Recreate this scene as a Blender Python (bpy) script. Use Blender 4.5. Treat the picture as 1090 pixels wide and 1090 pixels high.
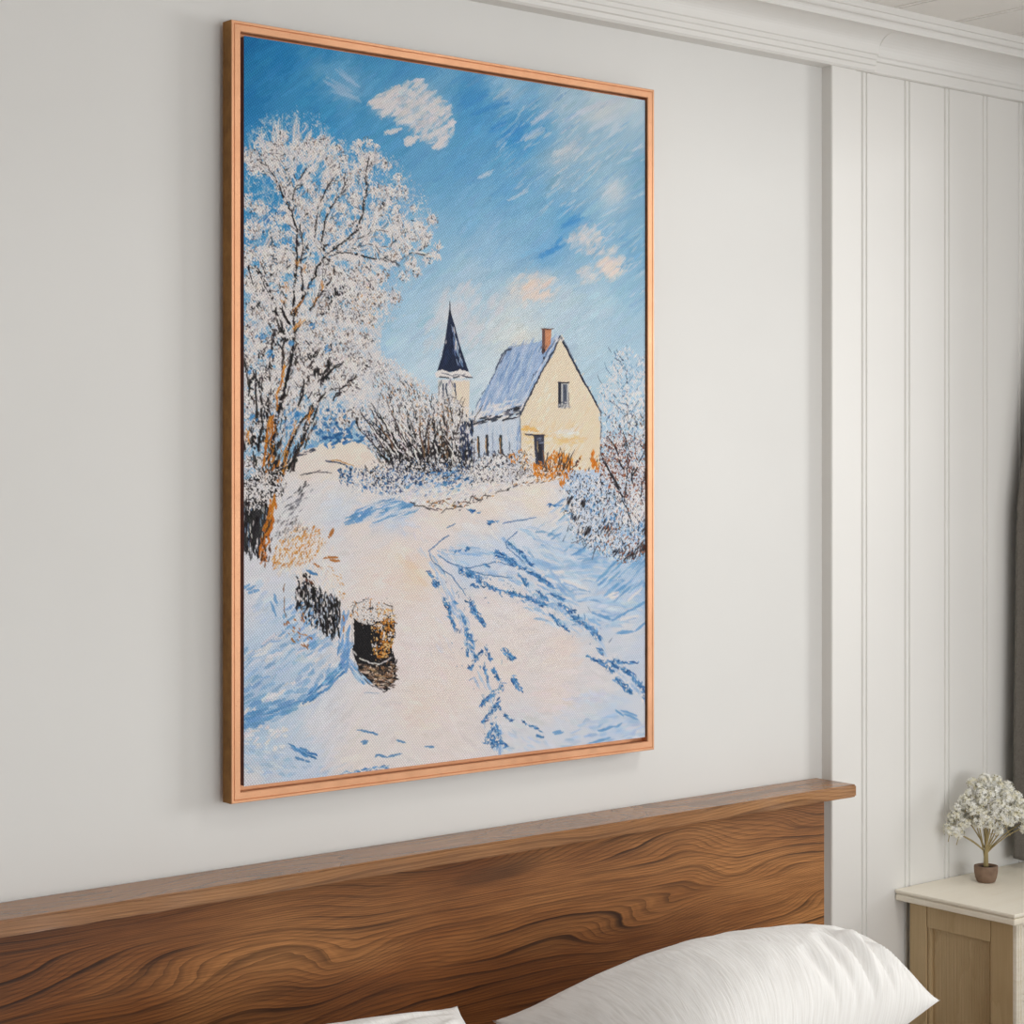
import bpy, bmesh, math, random
import numpy as np
from mathutils import Vector, Matrix, noise as mnoise

for o in list(bpy.data.objects): bpy.data.objects.remove(o)
SC = bpy.context.scene
COL = SC.collection

# ------------------------------------------------------------ camera, world, lights, exposure
YAW = math.atan(2080.0/2525.0)
cam = bpy.data.cameras.new('camera'); camo = bpy.data.objects.new('camera', cam); COL.objects.link(camo)
camo.location = (0, -2.6, 1.60)
camo.rotation_euler = (math.radians(90), 0, -YAW)
cam.sensor_fit = 'HORIZONTAL'; cam.sensor_width = 36.0
cam.lens = 36.0*2080.0/1090.0
cam.shift_y = -(545-491)/1090.0
cam.clip_start = 0.05
SC.camera = camo

w = bpy.data.worlds.new('daylight'); SC.world = w; w.use_nodes = True
nt = w.node_tree; nt.nodes.clear()
wo = nt.nodes.new('ShaderNodeOutputWorld'); bg = nt.nodes.new('ShaderNodeBackground')
geo = nt.nodes.new('ShaderNodeNewGeometry'); sep = nt.nodes.new('ShaderNodeSeparateXYZ')
mr = nt.nodes.new('ShaderNodeMapRange'); mr.inputs['From Min'].default_value = -1; mr.inputs['From Max'].default_value = 1
# the room is open towards the viewer: dim on the left, brighter to the right where the windows are
mr.inputs['To Min'].default_value = 1.08; mr.inputs['To Max'].default_value = 0.32
nt.links.new(geo.outputs['Incoming'], sep.inputs[0]); nt.links.new(sep.outputs['X'], mr.inputs['Value'])
nt.links.new(mr.outputs[0], bg.inputs['Strength']); bg.inputs['Color'].default_value = (0.97, 0.995, 1.0, 1)
nt.links.new(bg.outputs[0], wo.inputs[0])

def area(name, loc, target, sx, sy, power, col=(1, 1, 1)):
    l = bpy.data.lights.new(name, 'AREA'); l.shape = 'RECTANGLE'; l.size = sx; l.size_y = sy; l.energy = power; l.color = col
    o = bpy.data.objects.new(name, l); COL.objects.link(o); o.location = loc
    o.rotation_euler = (Vector(target)-Vector(loc)).to_track_quat('-Z', 'Y').to_euler()
    return o
area('window_daylight', (9.0, -3.2, 2.15), (1.2, 0.1, 1.6), 1.9, 2.2, 255, (1.0, 1.0, 0.99))
area('room_fill', (2.0, -5.2, 1.35), (1.5, 0, 1.9), 3.2, 1.6, 74, (0.98, 0.995, 1.0))  # added soft fill from behind the viewer, no window built there

area('overhead_fill', (2.75, -1.25, 2.475), (2.75, -1.25, 0), 0.5, 0.5, 8.5, (1.0, 0.98, 0.95))  # added fill above the bed to lift pillows and table top, no fitting

SC.view_settings.view_transform = 'Standard'; SC.view_settings.look = 'None'
SC.view_settings.exposure = -0.16; SC.view_settings.gamma = 1.0; SC.view_settings.use_curve_mapping = False

# ------------------------------------------------------------ helpers
def s2l(c):
    return tuple((v/255/12.92 if v/255 <= 0.04045 else ((v/255+0.055)/1.055)**2.4) for v in c)
def rgba(c): return (*s2l(c), 1.0)

class NT:
    def __init__(s, name, base=(200, 200, 200), rough=0.6, metal=0.0, spec=0.5):
        s.m = bpy.data.materials.new(name); s.m.use_nodes = True; s.t = s.m.node_tree
        s.b = s.t.nodes['Principled BSDF']
        s.b.inputs['Base Color'].default_value = rgba(base); s.b.inputs['Roughness'].default_value = rough
        s.b.inputs['Metallic'].default_value = metal; s.b.inputs['Specular IOR Level'].default_value = spec
    def n(s, typ, **kw):
        x = s.t.nodes.new(typ)
        for k, v in kw.items():
            if hasattr(x, k): setattr(x, k, v)
            else: x.inputs[k.replace('_', ' ')].default_value = v
        return x
    def l(s, a, b): s.t.links.new(a, b)
    def coord(s, scale=(1, 1, 1), rot=(0, 0, 0)):
        tc = s.n('ShaderNodeTexCoord'); mp = s.n('ShaderNodeMapping'); mp.inputs['Scale'].default_value = scale; mp.inputs['Rotation'].default_value = rot
        s.l(tc.outputs['Object'], mp.inputs['Vector']); return mp.outputs[0]
    def noise(s, vec, scale, detail=4, rough=.5, dist=0):
        x = s.n('ShaderNodeTexNoise'); x.inputs['Scale'].default_value = scale; x.inputs['Detail'].default_value = detail
        x.inputs['Roughness'].default_value = rough; x.inputs['Distortion'].default_value = dist
        s.l(vec, x.inputs['Vector']); return x.outputs['Fac']
    def ramp(s, fac, stops, interp='LINEAR'):
        r = s.n('ShaderNodeValToRGB'); e = r.color_ramp.elements; r.color_ramp.interpolation = interp
        while len(e) < len(stops): e.new(0.5)
        for i, (p, c) in enumerate(stops): e[i].position = p; e[i].color = rgba(c) if len(c) == 3 else c
        s.l(fac, r.inputs[0]); return r.outputs[0]
    def math(s, op, a, b=None, c=None):
        x = s.n('ShaderNodeMath', operation=op)
        for i, v in enumerate((a, b, c)):
            if v is None: continue
            if isinstance(v, (int, float)): x.inputs[i].default_value = v
            else: s.l(v, x.inputs[i])
        return x.outputs[0]
    def mix(s, fac, a, b, mode='MIX'):
        x = s.n('ShaderNodeMix', data_type='RGBA', blend_type=mode)
        for k, v in ((0, fac), (6, a), (7, b)):
            if isinstance(v, (int, float)): x.inputs[k].default_value = v
            elif isinstance(v, tuple): x.inputs[k].default_value = rgba(v)
            else: s.l(v, x.inputs[k])
        return x.outputs[2]
    def bump(s, h, strength=.3, dist=.002):
        x = s.n('ShaderNodeBump'); x.inputs['Strength'].default_value = strength; x.inputs['Distance'].default_value = dist
        s.l(h, x.inputs['Height']); s.l(x.outputs[0], s.b.inputs['Normal'])
    def col(s, c): s.l(c, s.b.inputs['Base Color'])

def M_paint(name, c, var=4, rough=.62):
    m = NT(name, c, rough); v = m.coord()
    f = m.noise(v, 2.2, 3); lo = tuple(x-var for x in c); hi = tuple(min(255, x+var) for x in c)
    m.col(m.ramp(f, [(.3, lo), (.7, hi)])); m.bump(m.noise(v, 220, 3), .06, .001); return m.m

def M_wood(name, axis, cols, ring=26, fine=1.0, rough=.5, contour=.22, seed=0.0, spec=.4, tone=0.0):
    """plain-sawn timber with the grain along axis: cathedral contour lines, fibres and a knot or two"""
    m = NT(name, cols[1], rough, spec=spec)
    tc = m.n('ShaderNodeTexCoord'); mp = m.n('ShaderNodeMapping'); mp.inputs['Location'].default_value = (seed, seed*.7, seed*1.3)
    m.l(tc.outputs['Object'], mp.inputs['Vector'])
    st = {'x': (.26, 1, 1), 'y': (1, .26, 1), 'z': (1, 1, .26)}[axis]
    fb = {'x': (9, 420, 420), 'y': (420, 9, 420), 'z': (420, 420, 9)}[axis]
    def mapped(sc_):
        q = m.n('ShaderNodeMapping'); q.inputs['Scale'].default_value = sc_; m.l(mp.outputs[0], q.inputs['Vector']); return q.outputs[0]
    v1 = mapped(st)
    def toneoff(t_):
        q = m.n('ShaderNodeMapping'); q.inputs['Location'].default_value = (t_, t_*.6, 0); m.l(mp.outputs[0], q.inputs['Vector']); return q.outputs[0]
    big = m.noise(v1, 7.0, 1.2, .4, .25); wob = m.noise(v1, 40, 2, .5)
    sp = m.n('ShaderNodeSeparateXYZ'); m.l(v1, sp.inputs[0])
    across = sp.outputs['Z'] if axis == 'x' else sp.outputs['X']
    h = m.math('ADD', m.math('MULTIPLY', big, contour), m.math('ADD', across, m.math('MULTIPLY', wob, .006)))
    fr = m.math('FRACT', m.math('MULTIPLY', h, ring))
    line_ = m.ramp(fr, [(0, (0, 0, 0, 1)), (.55, (.12, .12, .12, 1)), (.80, (.35, .35, .35, 1)), (.92, (1, 1, 1, 1)), (.97, (1, 1, 1, 1)), (1, (0, 0, 0, 1))])
    fr2 = m.math('FRACT', m.math('MULTIPLY', h, ring*4.7)); fr3 = m.math('PINGPONG', m.math('MULTIPLY', h, ring*11), .5)
    fib = m.noise(mapped(fb), 1.0, 3, .6)
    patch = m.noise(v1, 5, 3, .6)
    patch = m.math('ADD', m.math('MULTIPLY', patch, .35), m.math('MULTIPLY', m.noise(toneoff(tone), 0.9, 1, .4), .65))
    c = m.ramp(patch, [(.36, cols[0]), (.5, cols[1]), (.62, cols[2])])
    c = m.mix(m.math('MULTIPLY', m.ramp(fib, [(.38, (1, 1, 1, 1)), (.60, (0, 0, 0, 1))]), .38*fine), c, cols[3])
    c = m.mix(m.math('MULTIPLY', m.math('POWER', fr2, 3.0), .55*fine), c, cols[3])
    c = m.mix(m.math('MULTIPLY', fr3, .30*fine), c, cols[3])
    lw = m.math('MULTIPLY', line_, m.math('MULTIPLY', m.ramp(m.noise(v1, 9, 2), [(.42, (.12, .12, .12, 1)), (.62, (1, 1, 1, 1))]), .85*fine))
    c = m.mix(lw, c, cols[3])
    kn = m.ramp(m.noise(v1, 8, 1, .3, .6), [(.70, (0, 0, 0, 1)), (.80, (1, 1, 1, 1))])
    c = m.mix(m.math('MULTIPLY', kn, .75*fine), c, cols[3])
    m.col(c)
    m.bump(m.math('SUBTRACT', m.math('MULTIPLY', fib, .5), m.math('ADD', m.math('MULTIPLY', fr2, .3), m.math('MULTIPLY', lw, .5))), .3, .0008)
    return m.m

def M_fabric(name, c, dark, sc=900, crinkle=False):
    m = NT(name, c, .9, spec=.15); v = m.coord()
    if crinkle:
        at_ = m.n('ShaderNodeAttribute', attribute_name='weft'); mq = m.n('ShaderNodeMapping'); mq.inputs['Scale'].default_value = (150, 7, 1); m.l(at_.outputs['Vector'], mq.inputs['Vector'])
        cr = m.noise(mq.outputs[0], 1.0, 3, .55, .5); we = m.noise(v, 1400, 2)
        m.col(m.ramp(cr, [(.3, dark), (.6, c)])); m.bump(m.math('ADD', cr, m.math('MULTIPLY', we, .15)), .6, .0018)
    else:
        wx = m.n('ShaderNodeTexWave', wave_type='BANDS', bands_direction='X'); wx.inputs['Scale'].default_value = sc/6; wx.inputs['Distortion'].default_value = 3; m.l(v, wx.inputs[0])
        wz = m.n('ShaderNodeTexWave', wave_type='BANDS', bands_direction='Z'); wz.inputs['Scale'].default_value = sc/6; wz.inputs['Distortion'].default_value = 3; m.l(v, wz.inputs[0])
        f = m.math('ADD', m.math('MULTIPLY', wx.outputs['Fac'], .3), m.math('ADD', m.math('MULTIPLY', wz.outputs['Fac'], .3), m.math('MULTIPLY', m.noise(v, 260, 3, .7), .6)))
        m.col(m.ramp(f, [(.25, dark), (.8, c)])); m.bump(f, .5, .002)
    if 'Sheen Weight' in m.b.inputs: m.b.inputs['Sheen Weight'].default_value = .15
    return m.m

def new_obj(name, me, mat, parent=None):
    o = bpy.data.objects.new(name, me); COL.objects.link(o)
    if mat is not None:
        for mm in (mat if isinstance(mat, (list, tuple)) else [mat]): me.materials.append(mm)
    if parent is not None: o.parent = parent
    return o
def from_bm(name, bm, mat, parent=None, smooth=False):
    bmesh.ops.recalc_face_normals(bm, faces=bm.faces)
    me = bpy.data.meshes.new(name); bm.to_mesh(me); bm.free()
    if smooth:
        for p in me.polygons: p.use_smooth = True
    return new_obj(name, me, mat, parent)
def add_box(bm, x0, x1, y0, y1, z0, z1, bev=0.0, seg=2):
    r = bmesh.ops.create_cube(bm, size=1.0); vs = r['verts']
    bmesh.ops.transform(bm, matrix=Matrix.Translation(((x0+x1)/2, (y0+y1)/2, (z0+z1)/2)) @ Matrix.Diagonal((abs(x1-x0), abs(y1-y0), abs(z1-z0), 1)), verts=vs)
    if bev:
        es = set(e for v in vs for e in v.link_edges)
        bmesh.ops.bevel(bm, geom=list(es), offset=bev, segments=seg, affect='EDGES', profile=.6)
def box(name, dims, mat, parent=None, bev=.002, seg=2):
    bm = bmesh.new(); add_box(bm, *dims, bev, seg); return from_bm(name, bm, mat, parent)
def extrude_profile(name, prof, axis, a, b, mat, parent=None, closed=True):
    """prof: 2-D points; axis 'x' -> (y,z) swept along x, 'z' -> (x,y) swept up z, 'y' -> (x,z) swept along y"""
    bm = bmesh.new(); rings = []
    for t in (a, b):
        rings.append([bm.verts.new({'x': (t, p, q), 'z': (p, q, t), 'y': (p, t, q)}[axis]) for p, q in prof])
    n = len(prof)
    for i in range(n if closed else n-1):
        j = (i+1) % n; bm.faces.new((rings[0][i], rings[0][j], rings[1][j], rings[1][i]))
    if closed: bm.faces.new(rings[0]); bm.faces.new(rings[1][::-1])
    return from_bm(name, bm, mat, parent)
def empty(name, loc=(0, 0, 0)):
    o = bpy.data.objects.new(name, None); COL.objects.link(o); o.location = loc; o.empty_display_size = .05; return o
def tag(o, label=None, cat=None, group=None, kind=None):
    if label: o['label'] = label
    if cat: o['category'] = cat
    if group: o['group'] = group
    if kind: o['kind'] = kind
    return o
def lathe(bm, prof, cx, cy, n=40, sq=0.0):
    rings = []
    for r, z in prof:
        ring = []
        for i in range(n):
            a = 2*math.pi*i/n
            k = 1+sq*abs(math.sin(2*a))**1.5
            ring.append(bm.verts.new((cx+r*k*math.cos(a), cy+r*k*math.sin(a), z)))
        rings.append(ring)
    for i in range(len(rings)-1):
        for j in range(n):
            bm.faces.new((rings[i][j], rings[i][(j+1) % n], rings[i+1][(j+1) % n], rings[i+1][j]))
    bm.faces.new(rings[0][::-1]); bm.faces.new(rings[-1])
def tube(bm, pts, radii, n=8):
    P = [Vector(p) for p in pts]; rings = []
    for i, p in enumerate(P):
        d = (P[min(i+1, len(P)-1)]-P[max(i-1, 0)]).normalized()
        u = d.orthogonal().normalized() if i == 0 else (u-d*u.dot(d)).normalized()
        v = d.cross(u)
        rings.append([bm.verts.new(p+(u*math.cos(2*math.pi*k/n)+v*math.sin(2*math.pi*k/n))*radii[i]) for k in range(n)])
    for a, b in zip(rings, rings[1:]):
        for k in range(n): bm.faces.new((a[k], a[(k+1) % n], b[(k+1) % n], b[k]))
    bm.faces.new(rings[0][::-1]); bm.faces.new(rings[-1])

# ------------------------------------------------------------ materials
LIGHT_TONE_SEED = 3.3  # picked so the headboard colour carries window light, dark left to pale right
m_wall = M_paint('warm_white_plaster', (220, 219, 216), 2)
m_trim = M_paint('off_white_trim_paint', (228, 226, 222), 2, .5)
m_ceil = M_paint('off_white_ceiling_boards', (238, 235, 230), 2)
m_floor = M_wood('oak_floor', 'x', [(150, 110, 75), (165, 124, 86), (178, 138, 98), (100, 68, 42)], 20)
m_panel = M_wood('headboard_timber', 'x', [(92, 48, 16), (142, 84, 38), (212, 148, 88), (34, 15, 4)], 44, 1.0, .44, .21, 5.0, .3, LIGHT_TONE_SEED)
m_cap = M_wood('headboard_cap_timber', 'x', [(150, 104, 62), (168, 118, 74), (186, 136, 88), (80, 48, 26)], 40, .8, .26, .10, 7.0, .6)
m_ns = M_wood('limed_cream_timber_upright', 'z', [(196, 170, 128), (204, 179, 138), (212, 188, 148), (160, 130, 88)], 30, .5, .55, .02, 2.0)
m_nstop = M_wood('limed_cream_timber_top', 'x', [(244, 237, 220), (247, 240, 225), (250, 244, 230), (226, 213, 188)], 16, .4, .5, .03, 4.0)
m_pillow = M_fabric('crinkled_white_cotton', (244, 242, 239), (232, 229, 225), crinkle=True)
m_sheet = M_fabric('white_sheet', (226, 224, 220), (214, 211, 206))
m_curtain = M_fabric('taupe_linen', (124, 118, 110), (70, 66, 61), 1600)
m_metal = NT('dark_rod_metal', (50, 46, 44), .4, .9).m

# ------------------------------------------------------------ the room
def struct(o, lab=None):
    o['kind'] = 'structure'
    if lab: o['label'] = lab
    return o
XR = 3.95; ZC = 2.492
struct(box('floor', (-2.0, XR+.1, -4.2, .1, -.05, 0), m_floor, bev=0), 'timber floor under the bed and nightstand')
struct(box('wall_back', (-2.0, XR+.1, 0, .12, 0, ZC+.05), m_wall, bev=0), 'smooth off-white plaster wall behind the painting')
# right wall with its window opening
bm = bmesh.new()
WY0, WY1, WZ0, WZ1 = -1.60, -.42, .90, 2.40
add_box(bm, XR, XR+.12, -4.2, WY0, 0, ZC+.05); add_box(bm, XR, XR+.12, WY1, 0, 0, ZC+.05)
add_box(bm, XR, XR+.12, WY0, WY1, 0, WZ0); add_box(bm, XR, XR+.12, WY0, WY1, WZ1, ZC+.05)
struct(from_bm('wall_right', bm, m_wall), 'off-white plaster wall with the window, beyond the curtain')
bm = bmesh.new()
for a in ((WY0, WY0+.045, WZ0+.0455, WZ1-.0455), (WY1-.045, WY1, WZ0+.0455, WZ1-.0455), (WY0, WY1, WZ0, WZ0+.045), (WY0, WY1, WZ1-.045, WZ1)):
    add_box(bm, XR-.012, XR+.06, a[0], a[1], a[2], a[3], .003)
struct(from_bm('window_1', bm, m_trim), 'white painted window frame in the right wall')

# panelled part of the back wall: broad flat board first, then beaded boards
PY = -.021
prof = [(2.938, 0.0), (2.938, PY-.003), (2.940, PY-.005), (3.009, PY-.005), (3.011, PY-.003), (3.013, PY)]
for gx in (3.034, 3.168, 3.297, 3.427, 3.553, 3.684, 3.814):
    for off in (0, .0135):
        q = gx+off; prof += [(q-.0028, PY), (q-.0014, PY+.0030), (q+.0014, PY+.0030), (q+.0028, PY)]
    prof.insert(-4, (gx+.0050, PY-.0006)); prof.insert(-4, (gx+.0085, PY-.0006))
prof += [(XR, PY), (XR, 0.0)]
struct(extrude_profile('trim_1', prof, 'z', 0, 2.40, m_trim), 'off-white beaded tongue-and-groove boards beside the plaster wall')

# cornice: profile (depth from the wall, height)
def crown(name, x0, x1, base, beads, mat, lab):
    P = [(0.0, 2.380)]
    if beads:   # stepped reeds under the cove, left of the panelling
        P += [(base-.004, 2.381), (base, 2.385), (base, 2.393), (base+.004, 2.395), (base+.004, 2.404), (base+.007, 2.406), (base+.007, 2.414), (base+.010, 2.416), (base+.011, 2.424)]
    else:
        P += [(base, 2.380), (base+.003, 2.382), (base+.003, 2.402), (base+.008, 2.404), (base+.010, 2.410), (base+.013, 2.413)]
    d0 = P[-1][0]; z0 = P[-1][1]; d1 = .088; z1 = 2.455
    for i in range(1, 11):
        t = i/10*math.pi/2
        P.append((d0+(d1-d0)*(1-math.cos(t)), z0+(z1-z0)*math.sin(t)))
    P += [(d1+.004, z1), (d1+.004, z1+.004)]
    for i in range(1, 7):
        t = i/6; P.append((d1+.004+.016*t, z1+.004+.019*t+.003*math.sin(t*2*math.pi)))
    P += [(.112, 2.479), (.112, 2.492+.006), (0, 2.492+.006)]
    return struct(extrude_profile(name, [(-a, b) for a, b in P], 'x', x0, x1, mat), lab)
crown('trim_2', -2.0, 3.058, .034, True, m_trim, 'off-white stepped crown moulding above the painting')
crown('trim_3', 3.058, XR, .029, False, m_trim, 'off-white crown moulding above the beaded boards')

# boarded ceiling: grooves run out from the wall
gp = []
CG = [-1.6+.1925*i for i in range(29)]
prof = [(-2.0, ZC)]
for gx in CG:
    for off in (0, .016):
        q = gx+off; prof += [(q-.003, ZC), (q-.0015, ZC+.006), (q+.0015, ZC+.006), (q+.003, ZC)]
prof += [(XR+.1, ZC), (XR+.1, ZC+.06), (-2.0, ZC+.06)]
struct(extrude_profile('ceiling', prof, 'y', -4.2, .1, m_ceil), 'off-white boarded ceiling with fine grooves')

# ------------------------------------------------------------ bed
bed = tag(empty('bed', (2.0, -.06, 0)), 'wide brown timber bed with plain headboard and ledge cap under the painting', 'bed')
def bp(o): o.parent = bed; o.matrix_parent_inverse = bed.matrix_basis.inverted(); return o
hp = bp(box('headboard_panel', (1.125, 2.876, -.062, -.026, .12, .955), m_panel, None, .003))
# cap with a gently uneven lower front edge
bm = bmesh.new()
add_box(bm, 1.08, 2.919, -.107, -.002, .951, .975, 0)
bmesh.ops.subdivide_edges(bm, edges=[e for e in bm.edges if abs(e.verts[0].co.x-e.verts[1].co.x) > .5], cuts=120)
bmesh.ops.bevel(bm, geom=[e for e in bm.edges if e.is_manifold and e.calc_face_angle(0) > 1], offset=.003, segments=2, affect='EDGES')
for v in bm.verts:
    if v.co.y < -.09:
        nn = mnoise.noise(Vector((v.co.x*16, v.co.z*30, 3))); v.co.y += .0016*nn
        if v.co.z < .957: v.co.z += .0018*mnoise.noise(Vector((v.co.x*24, 1, 7)))
capo = bp(from_bm('headboard_cap', bm, m_cap)); capo['label'] = 'lighter brown ledge cap'
for sx in (1.14, 2.80):
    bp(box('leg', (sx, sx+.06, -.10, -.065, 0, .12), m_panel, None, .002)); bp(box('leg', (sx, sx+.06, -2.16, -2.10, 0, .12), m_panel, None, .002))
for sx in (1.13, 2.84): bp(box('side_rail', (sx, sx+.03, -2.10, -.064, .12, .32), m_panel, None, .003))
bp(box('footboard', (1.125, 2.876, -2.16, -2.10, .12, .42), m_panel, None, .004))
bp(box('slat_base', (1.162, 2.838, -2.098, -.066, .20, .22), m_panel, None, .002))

def cushion(name, x0, x1, y0, y1, z0, z1, mat, r=.05):
    bm = bmesh.new(); add_box(bm, x0, x1, y0, y1, z0, z1, r, 5)
    return from_bm(name, bm, mat, smooth=True)
tag(cushion('mattress', 1.165, 2.835, -2.09, -.07, .22, .55, m_sheet), 'white sheeted mattress on the timber bed, beneath the pillows', 'mattress')

def pillow(name, A, B, C_, D, h, label, seed, wr=1.0):
    """four ears A (back left), B (back right), C (front right), D (front left); h = half thickness"""
    A, B, C_, D = map(Vector, (A, B, C_, D)); n = 120; mrows = 84
    bm = bmesh.new(); grid = {}; lay = bm.verts.layers.float_vector.new('weft')
    nrm = ((B-A).cross(D-A)).normalized()
    if nrm.z < 0: nrm = -nrm
    cen = (A+B+C_+D)/4
    for side in (1, -1):
        for i in range(n+1):
            for j in range(mrows+1):
                edge = i in (0, n) or j in (0, mrows)
                if side < 0 and edge: grid[(side, i, j)] = grid[(1, i, j)]; continue
                u, v = i/n, j/mrows
                a, b = 2*u-1, 2*v-1
                # edges draw in between the ears
                pin = .045
                uu = u-pin*a*(1-b*b)**1.0*(abs(a)**3); vv = v-pin*1.5*b*(1-a*a)*(abs(b)**3)
                p = A*(1-uu)*(1-vv)+B*uu*(1-vv)+C_*uu*vv+D*(1-uu)*vv
                q = max(0, (1-abs(a)**2.6))**.62*max(0, (1-abs(b)**2.6))**.62
                z = h*q*(1.0 if side > 0 else .60)
                if side > 0:
                    f = 0
                    # long creases fanning in from the right edge and soft ones from the left ear
                    for (cu, cv, du, dv, ln, wd, am) in CREASE[seed]:
                        ex, ey = u-cu, v-cv; L = math.hypot(du, dv); tx, ty = du/L, dv/L
                        al = (ex*tx+ey*ty)/ln; ac = -ex*ty+ey*tx
                        ac += .02*math.sin(al*3+cu*9)
                        if 0 < al < 1: f += am*math.exp(-(ac/(wd*(.5+al)))**2)*math.sin(math.pi*al)**.7
                    ns = mnoise.noise(Vector((u*4+seed*7, v*3, 1)))*.007+mnoise.noise(Vector((u*17, v*5+seed, 4)))*.0022
                    z += (f*wr+ns*q)*min(1, q*2.2)
                p = p+nrm*z*side
                grid[(side, i, j)] = bm.verts.new(p)
    for side in (1, -1):
        for i in range(n):
            for j in range(mrows):
                q = [grid[(side, i, j)], grid[(side, i+1, j)], grid[(side, i+1, j+1)], grid[(side, i, j+1)]]
                bm.faces.new(q if side < 0 else q[::-1])
    bm.verts.ensure_lookup_table()
    bmesh.ops.recalc_face_normals(bm, faces=bm.faces)
    me = bpy.data.meshes.new(name)
    for (sd, i, j), vv_ in grid.items(): vv_[lay] = (i/n, j/mrows, 0)
    bm.to_mesh(me); bm.free()
    for pl in me.polygons: pl.use_smooth = True
    o = new_obj(name, me, m_pillow)
    return tag(o, label, 'pillow', 'bed pillows')
CREASE = {0: [(.985, .985, -.45, -.80, .52, .013, -.018), (.94, .99, -.50, -.72, .46, .012, .010), (.93, .995, -.35, -.9, .55, .012, -.018), (.86, .995, -.30, -.9, .5, .011, -.013), (.80, .995, -.22, -.9, .42, .012, .009), (.78, .995, -.25, -.9, .5, .011, -.015),
              (.70, .995, -.18, -.9, .42, .012, -.010), (.62, .995, -.15, -.9, .36, .013, -.007), (.985, .80, -.9, -.55, .3, .012, -.008), (.02, .04, .8, .45, .5, .016, -.008), (.02, .10, .7, .75, .42, .016, .006), (.04, .02, .9, .25, .5, .014, -.005), (.3, .2, .5, .8, .5, .012, -.004), (.45, .15, .4, .8, .5, .012, -.004)],
          1: [(.97, .05, -.8, .5, .5, .02, -.008), (.97, .1, -.6, .8, .5, .02, .006), (.9, .03, -.9, .2, .6, .02, -.005)]}
# ---------------------------------------------------------------- the oil painting, brushed stroke by stroke
# Paint colours are laid into a grid of canvas points (columns left to right, rows top to bottom).
PW, PH = 690, 942
CX0, CX1, CZ0, CZ1, CY = 1.5840, 2.4260, 1.1025, 2.2510, -0.0322
rng = np.random.default_rng(11)
PF, PD, PCZ, PYAW = 2080.0, 2.6, 1.60, math.atan(2080.0/2525.0)

def T(x, y):
    """measured sketch point -> canvas column,row"""
    a = (np.asarray(x, float)-545)/PF; b = (491-np.asarray(y, float))/PF
    s, c = math.sin(PYAW), math.cos(PYAW)
    k = (CY+PD)/(c-a*s)
    X = (s+a*c)*k; Z = PCZ+b*k
    return (X-CX0)/(CX1-CX0)*(PW-1), (CZ1-Z)/(CZ1-CZ0)*(PH-1)

def TL(pts):
    p = np.array(pts, float); cx, cy = T(p[:, 0], p[:, 1]); return np.stack([cx, cy], 1)

def smooth_noise(w, h, sx, sy, seed):
    r = np.random.default_rng(seed)
    gw, gh = int(w/sx)+3, int(h/sy)+3
    g = r.random((gh, gw))
    xs = np.arange(w)/sx; ys = np.arange(h)/sy
    xi = xs.astype(int); yi = ys.astype(int)
    fx = xs-xi; fy = ys-yi
    fx = fx*fx*(3-2*fx); fy = (fy*fy*(3-2*fy))[:, None]
    a = g[yi][:, xi]*(1-fx)+g[yi][:, xi+1]*fx
    b = g[yi+1][:, xi]*(1-fx)+g[yi+1][:, xi+1]*fx
    return a*(1-fy)+b*fy

IMG = np.zeros((PH, PW, 3)); HGT = np.zeros((PH, PW))
NZ = 0.5*smooth_noise(PW, PH, 2.2, 2.2, 1)+0.3*smooth_noise(PW, PH, 4.5, 4.5, 2)+0.2*smooth_noise(PW, PH, 9, 9, 3)
NZ2 = smooth_noise(PW, PH, 2.6, 2.6, 8)*.6+smooth_noise(PW, PH, 6, 6, 9)*.4
BR = smooth_noise(256, 256, 1.6, 22, 5)       # bristle pattern: [along, across]
def equalise(a):
    f = a.ravel(); o = np.empty_like(f); o[np.argsort(f)] = np.linspace(0, 1, f.size); return o.reshape(a.shape)
SPG = [equalise(smooth_noise(PW+200, PH+200, g, g*gy, 40+i)*.7+smooth_noise(PW+200, PH+200, g*2.3, g*2.3*gy, 50+i)*.3) for i, (g, gy) in enumerate(((1.7, 1.0), (2.3, 1.2), (3.2, 1.3), (1.6, 2.2)))]
TONE = equalise(smooth_noise(PW+200, PH+200, 3.1, 3.1, 61)*.5+smooth_noise(PW+200, PH+200, 11, 11, 62)*.5)
YY, XX = np.mgrid[0:PH, 0:PW].astype(float)

def field(ctrl, mask=None, p=2.6):
    out = np.zeros((PH, PW, 3)); ws = np.zeros((PH, PW, 1))
    for (x, y, col) in ctrl:
        cx, cy = T(x, y)
        w = 1.0/(((XX-cx)**2+(YY-cy)**2+60.0)**(p/2))
        out += w[..., None]*np.array(col, float); ws += w[..., None]
    return out/ws

def put(mask, x0, y0, col, hh=0.0):
    h, w = mask.shape
    s = IMG[y0:y0+h, x0:x0+w]
    s += (np.array(col, float)-s)*mask[..., None]
    if hh:
        q = HGT[y0:y0+h, x0:x0+w]
        q += (hh-q)*mask*0.6

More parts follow.
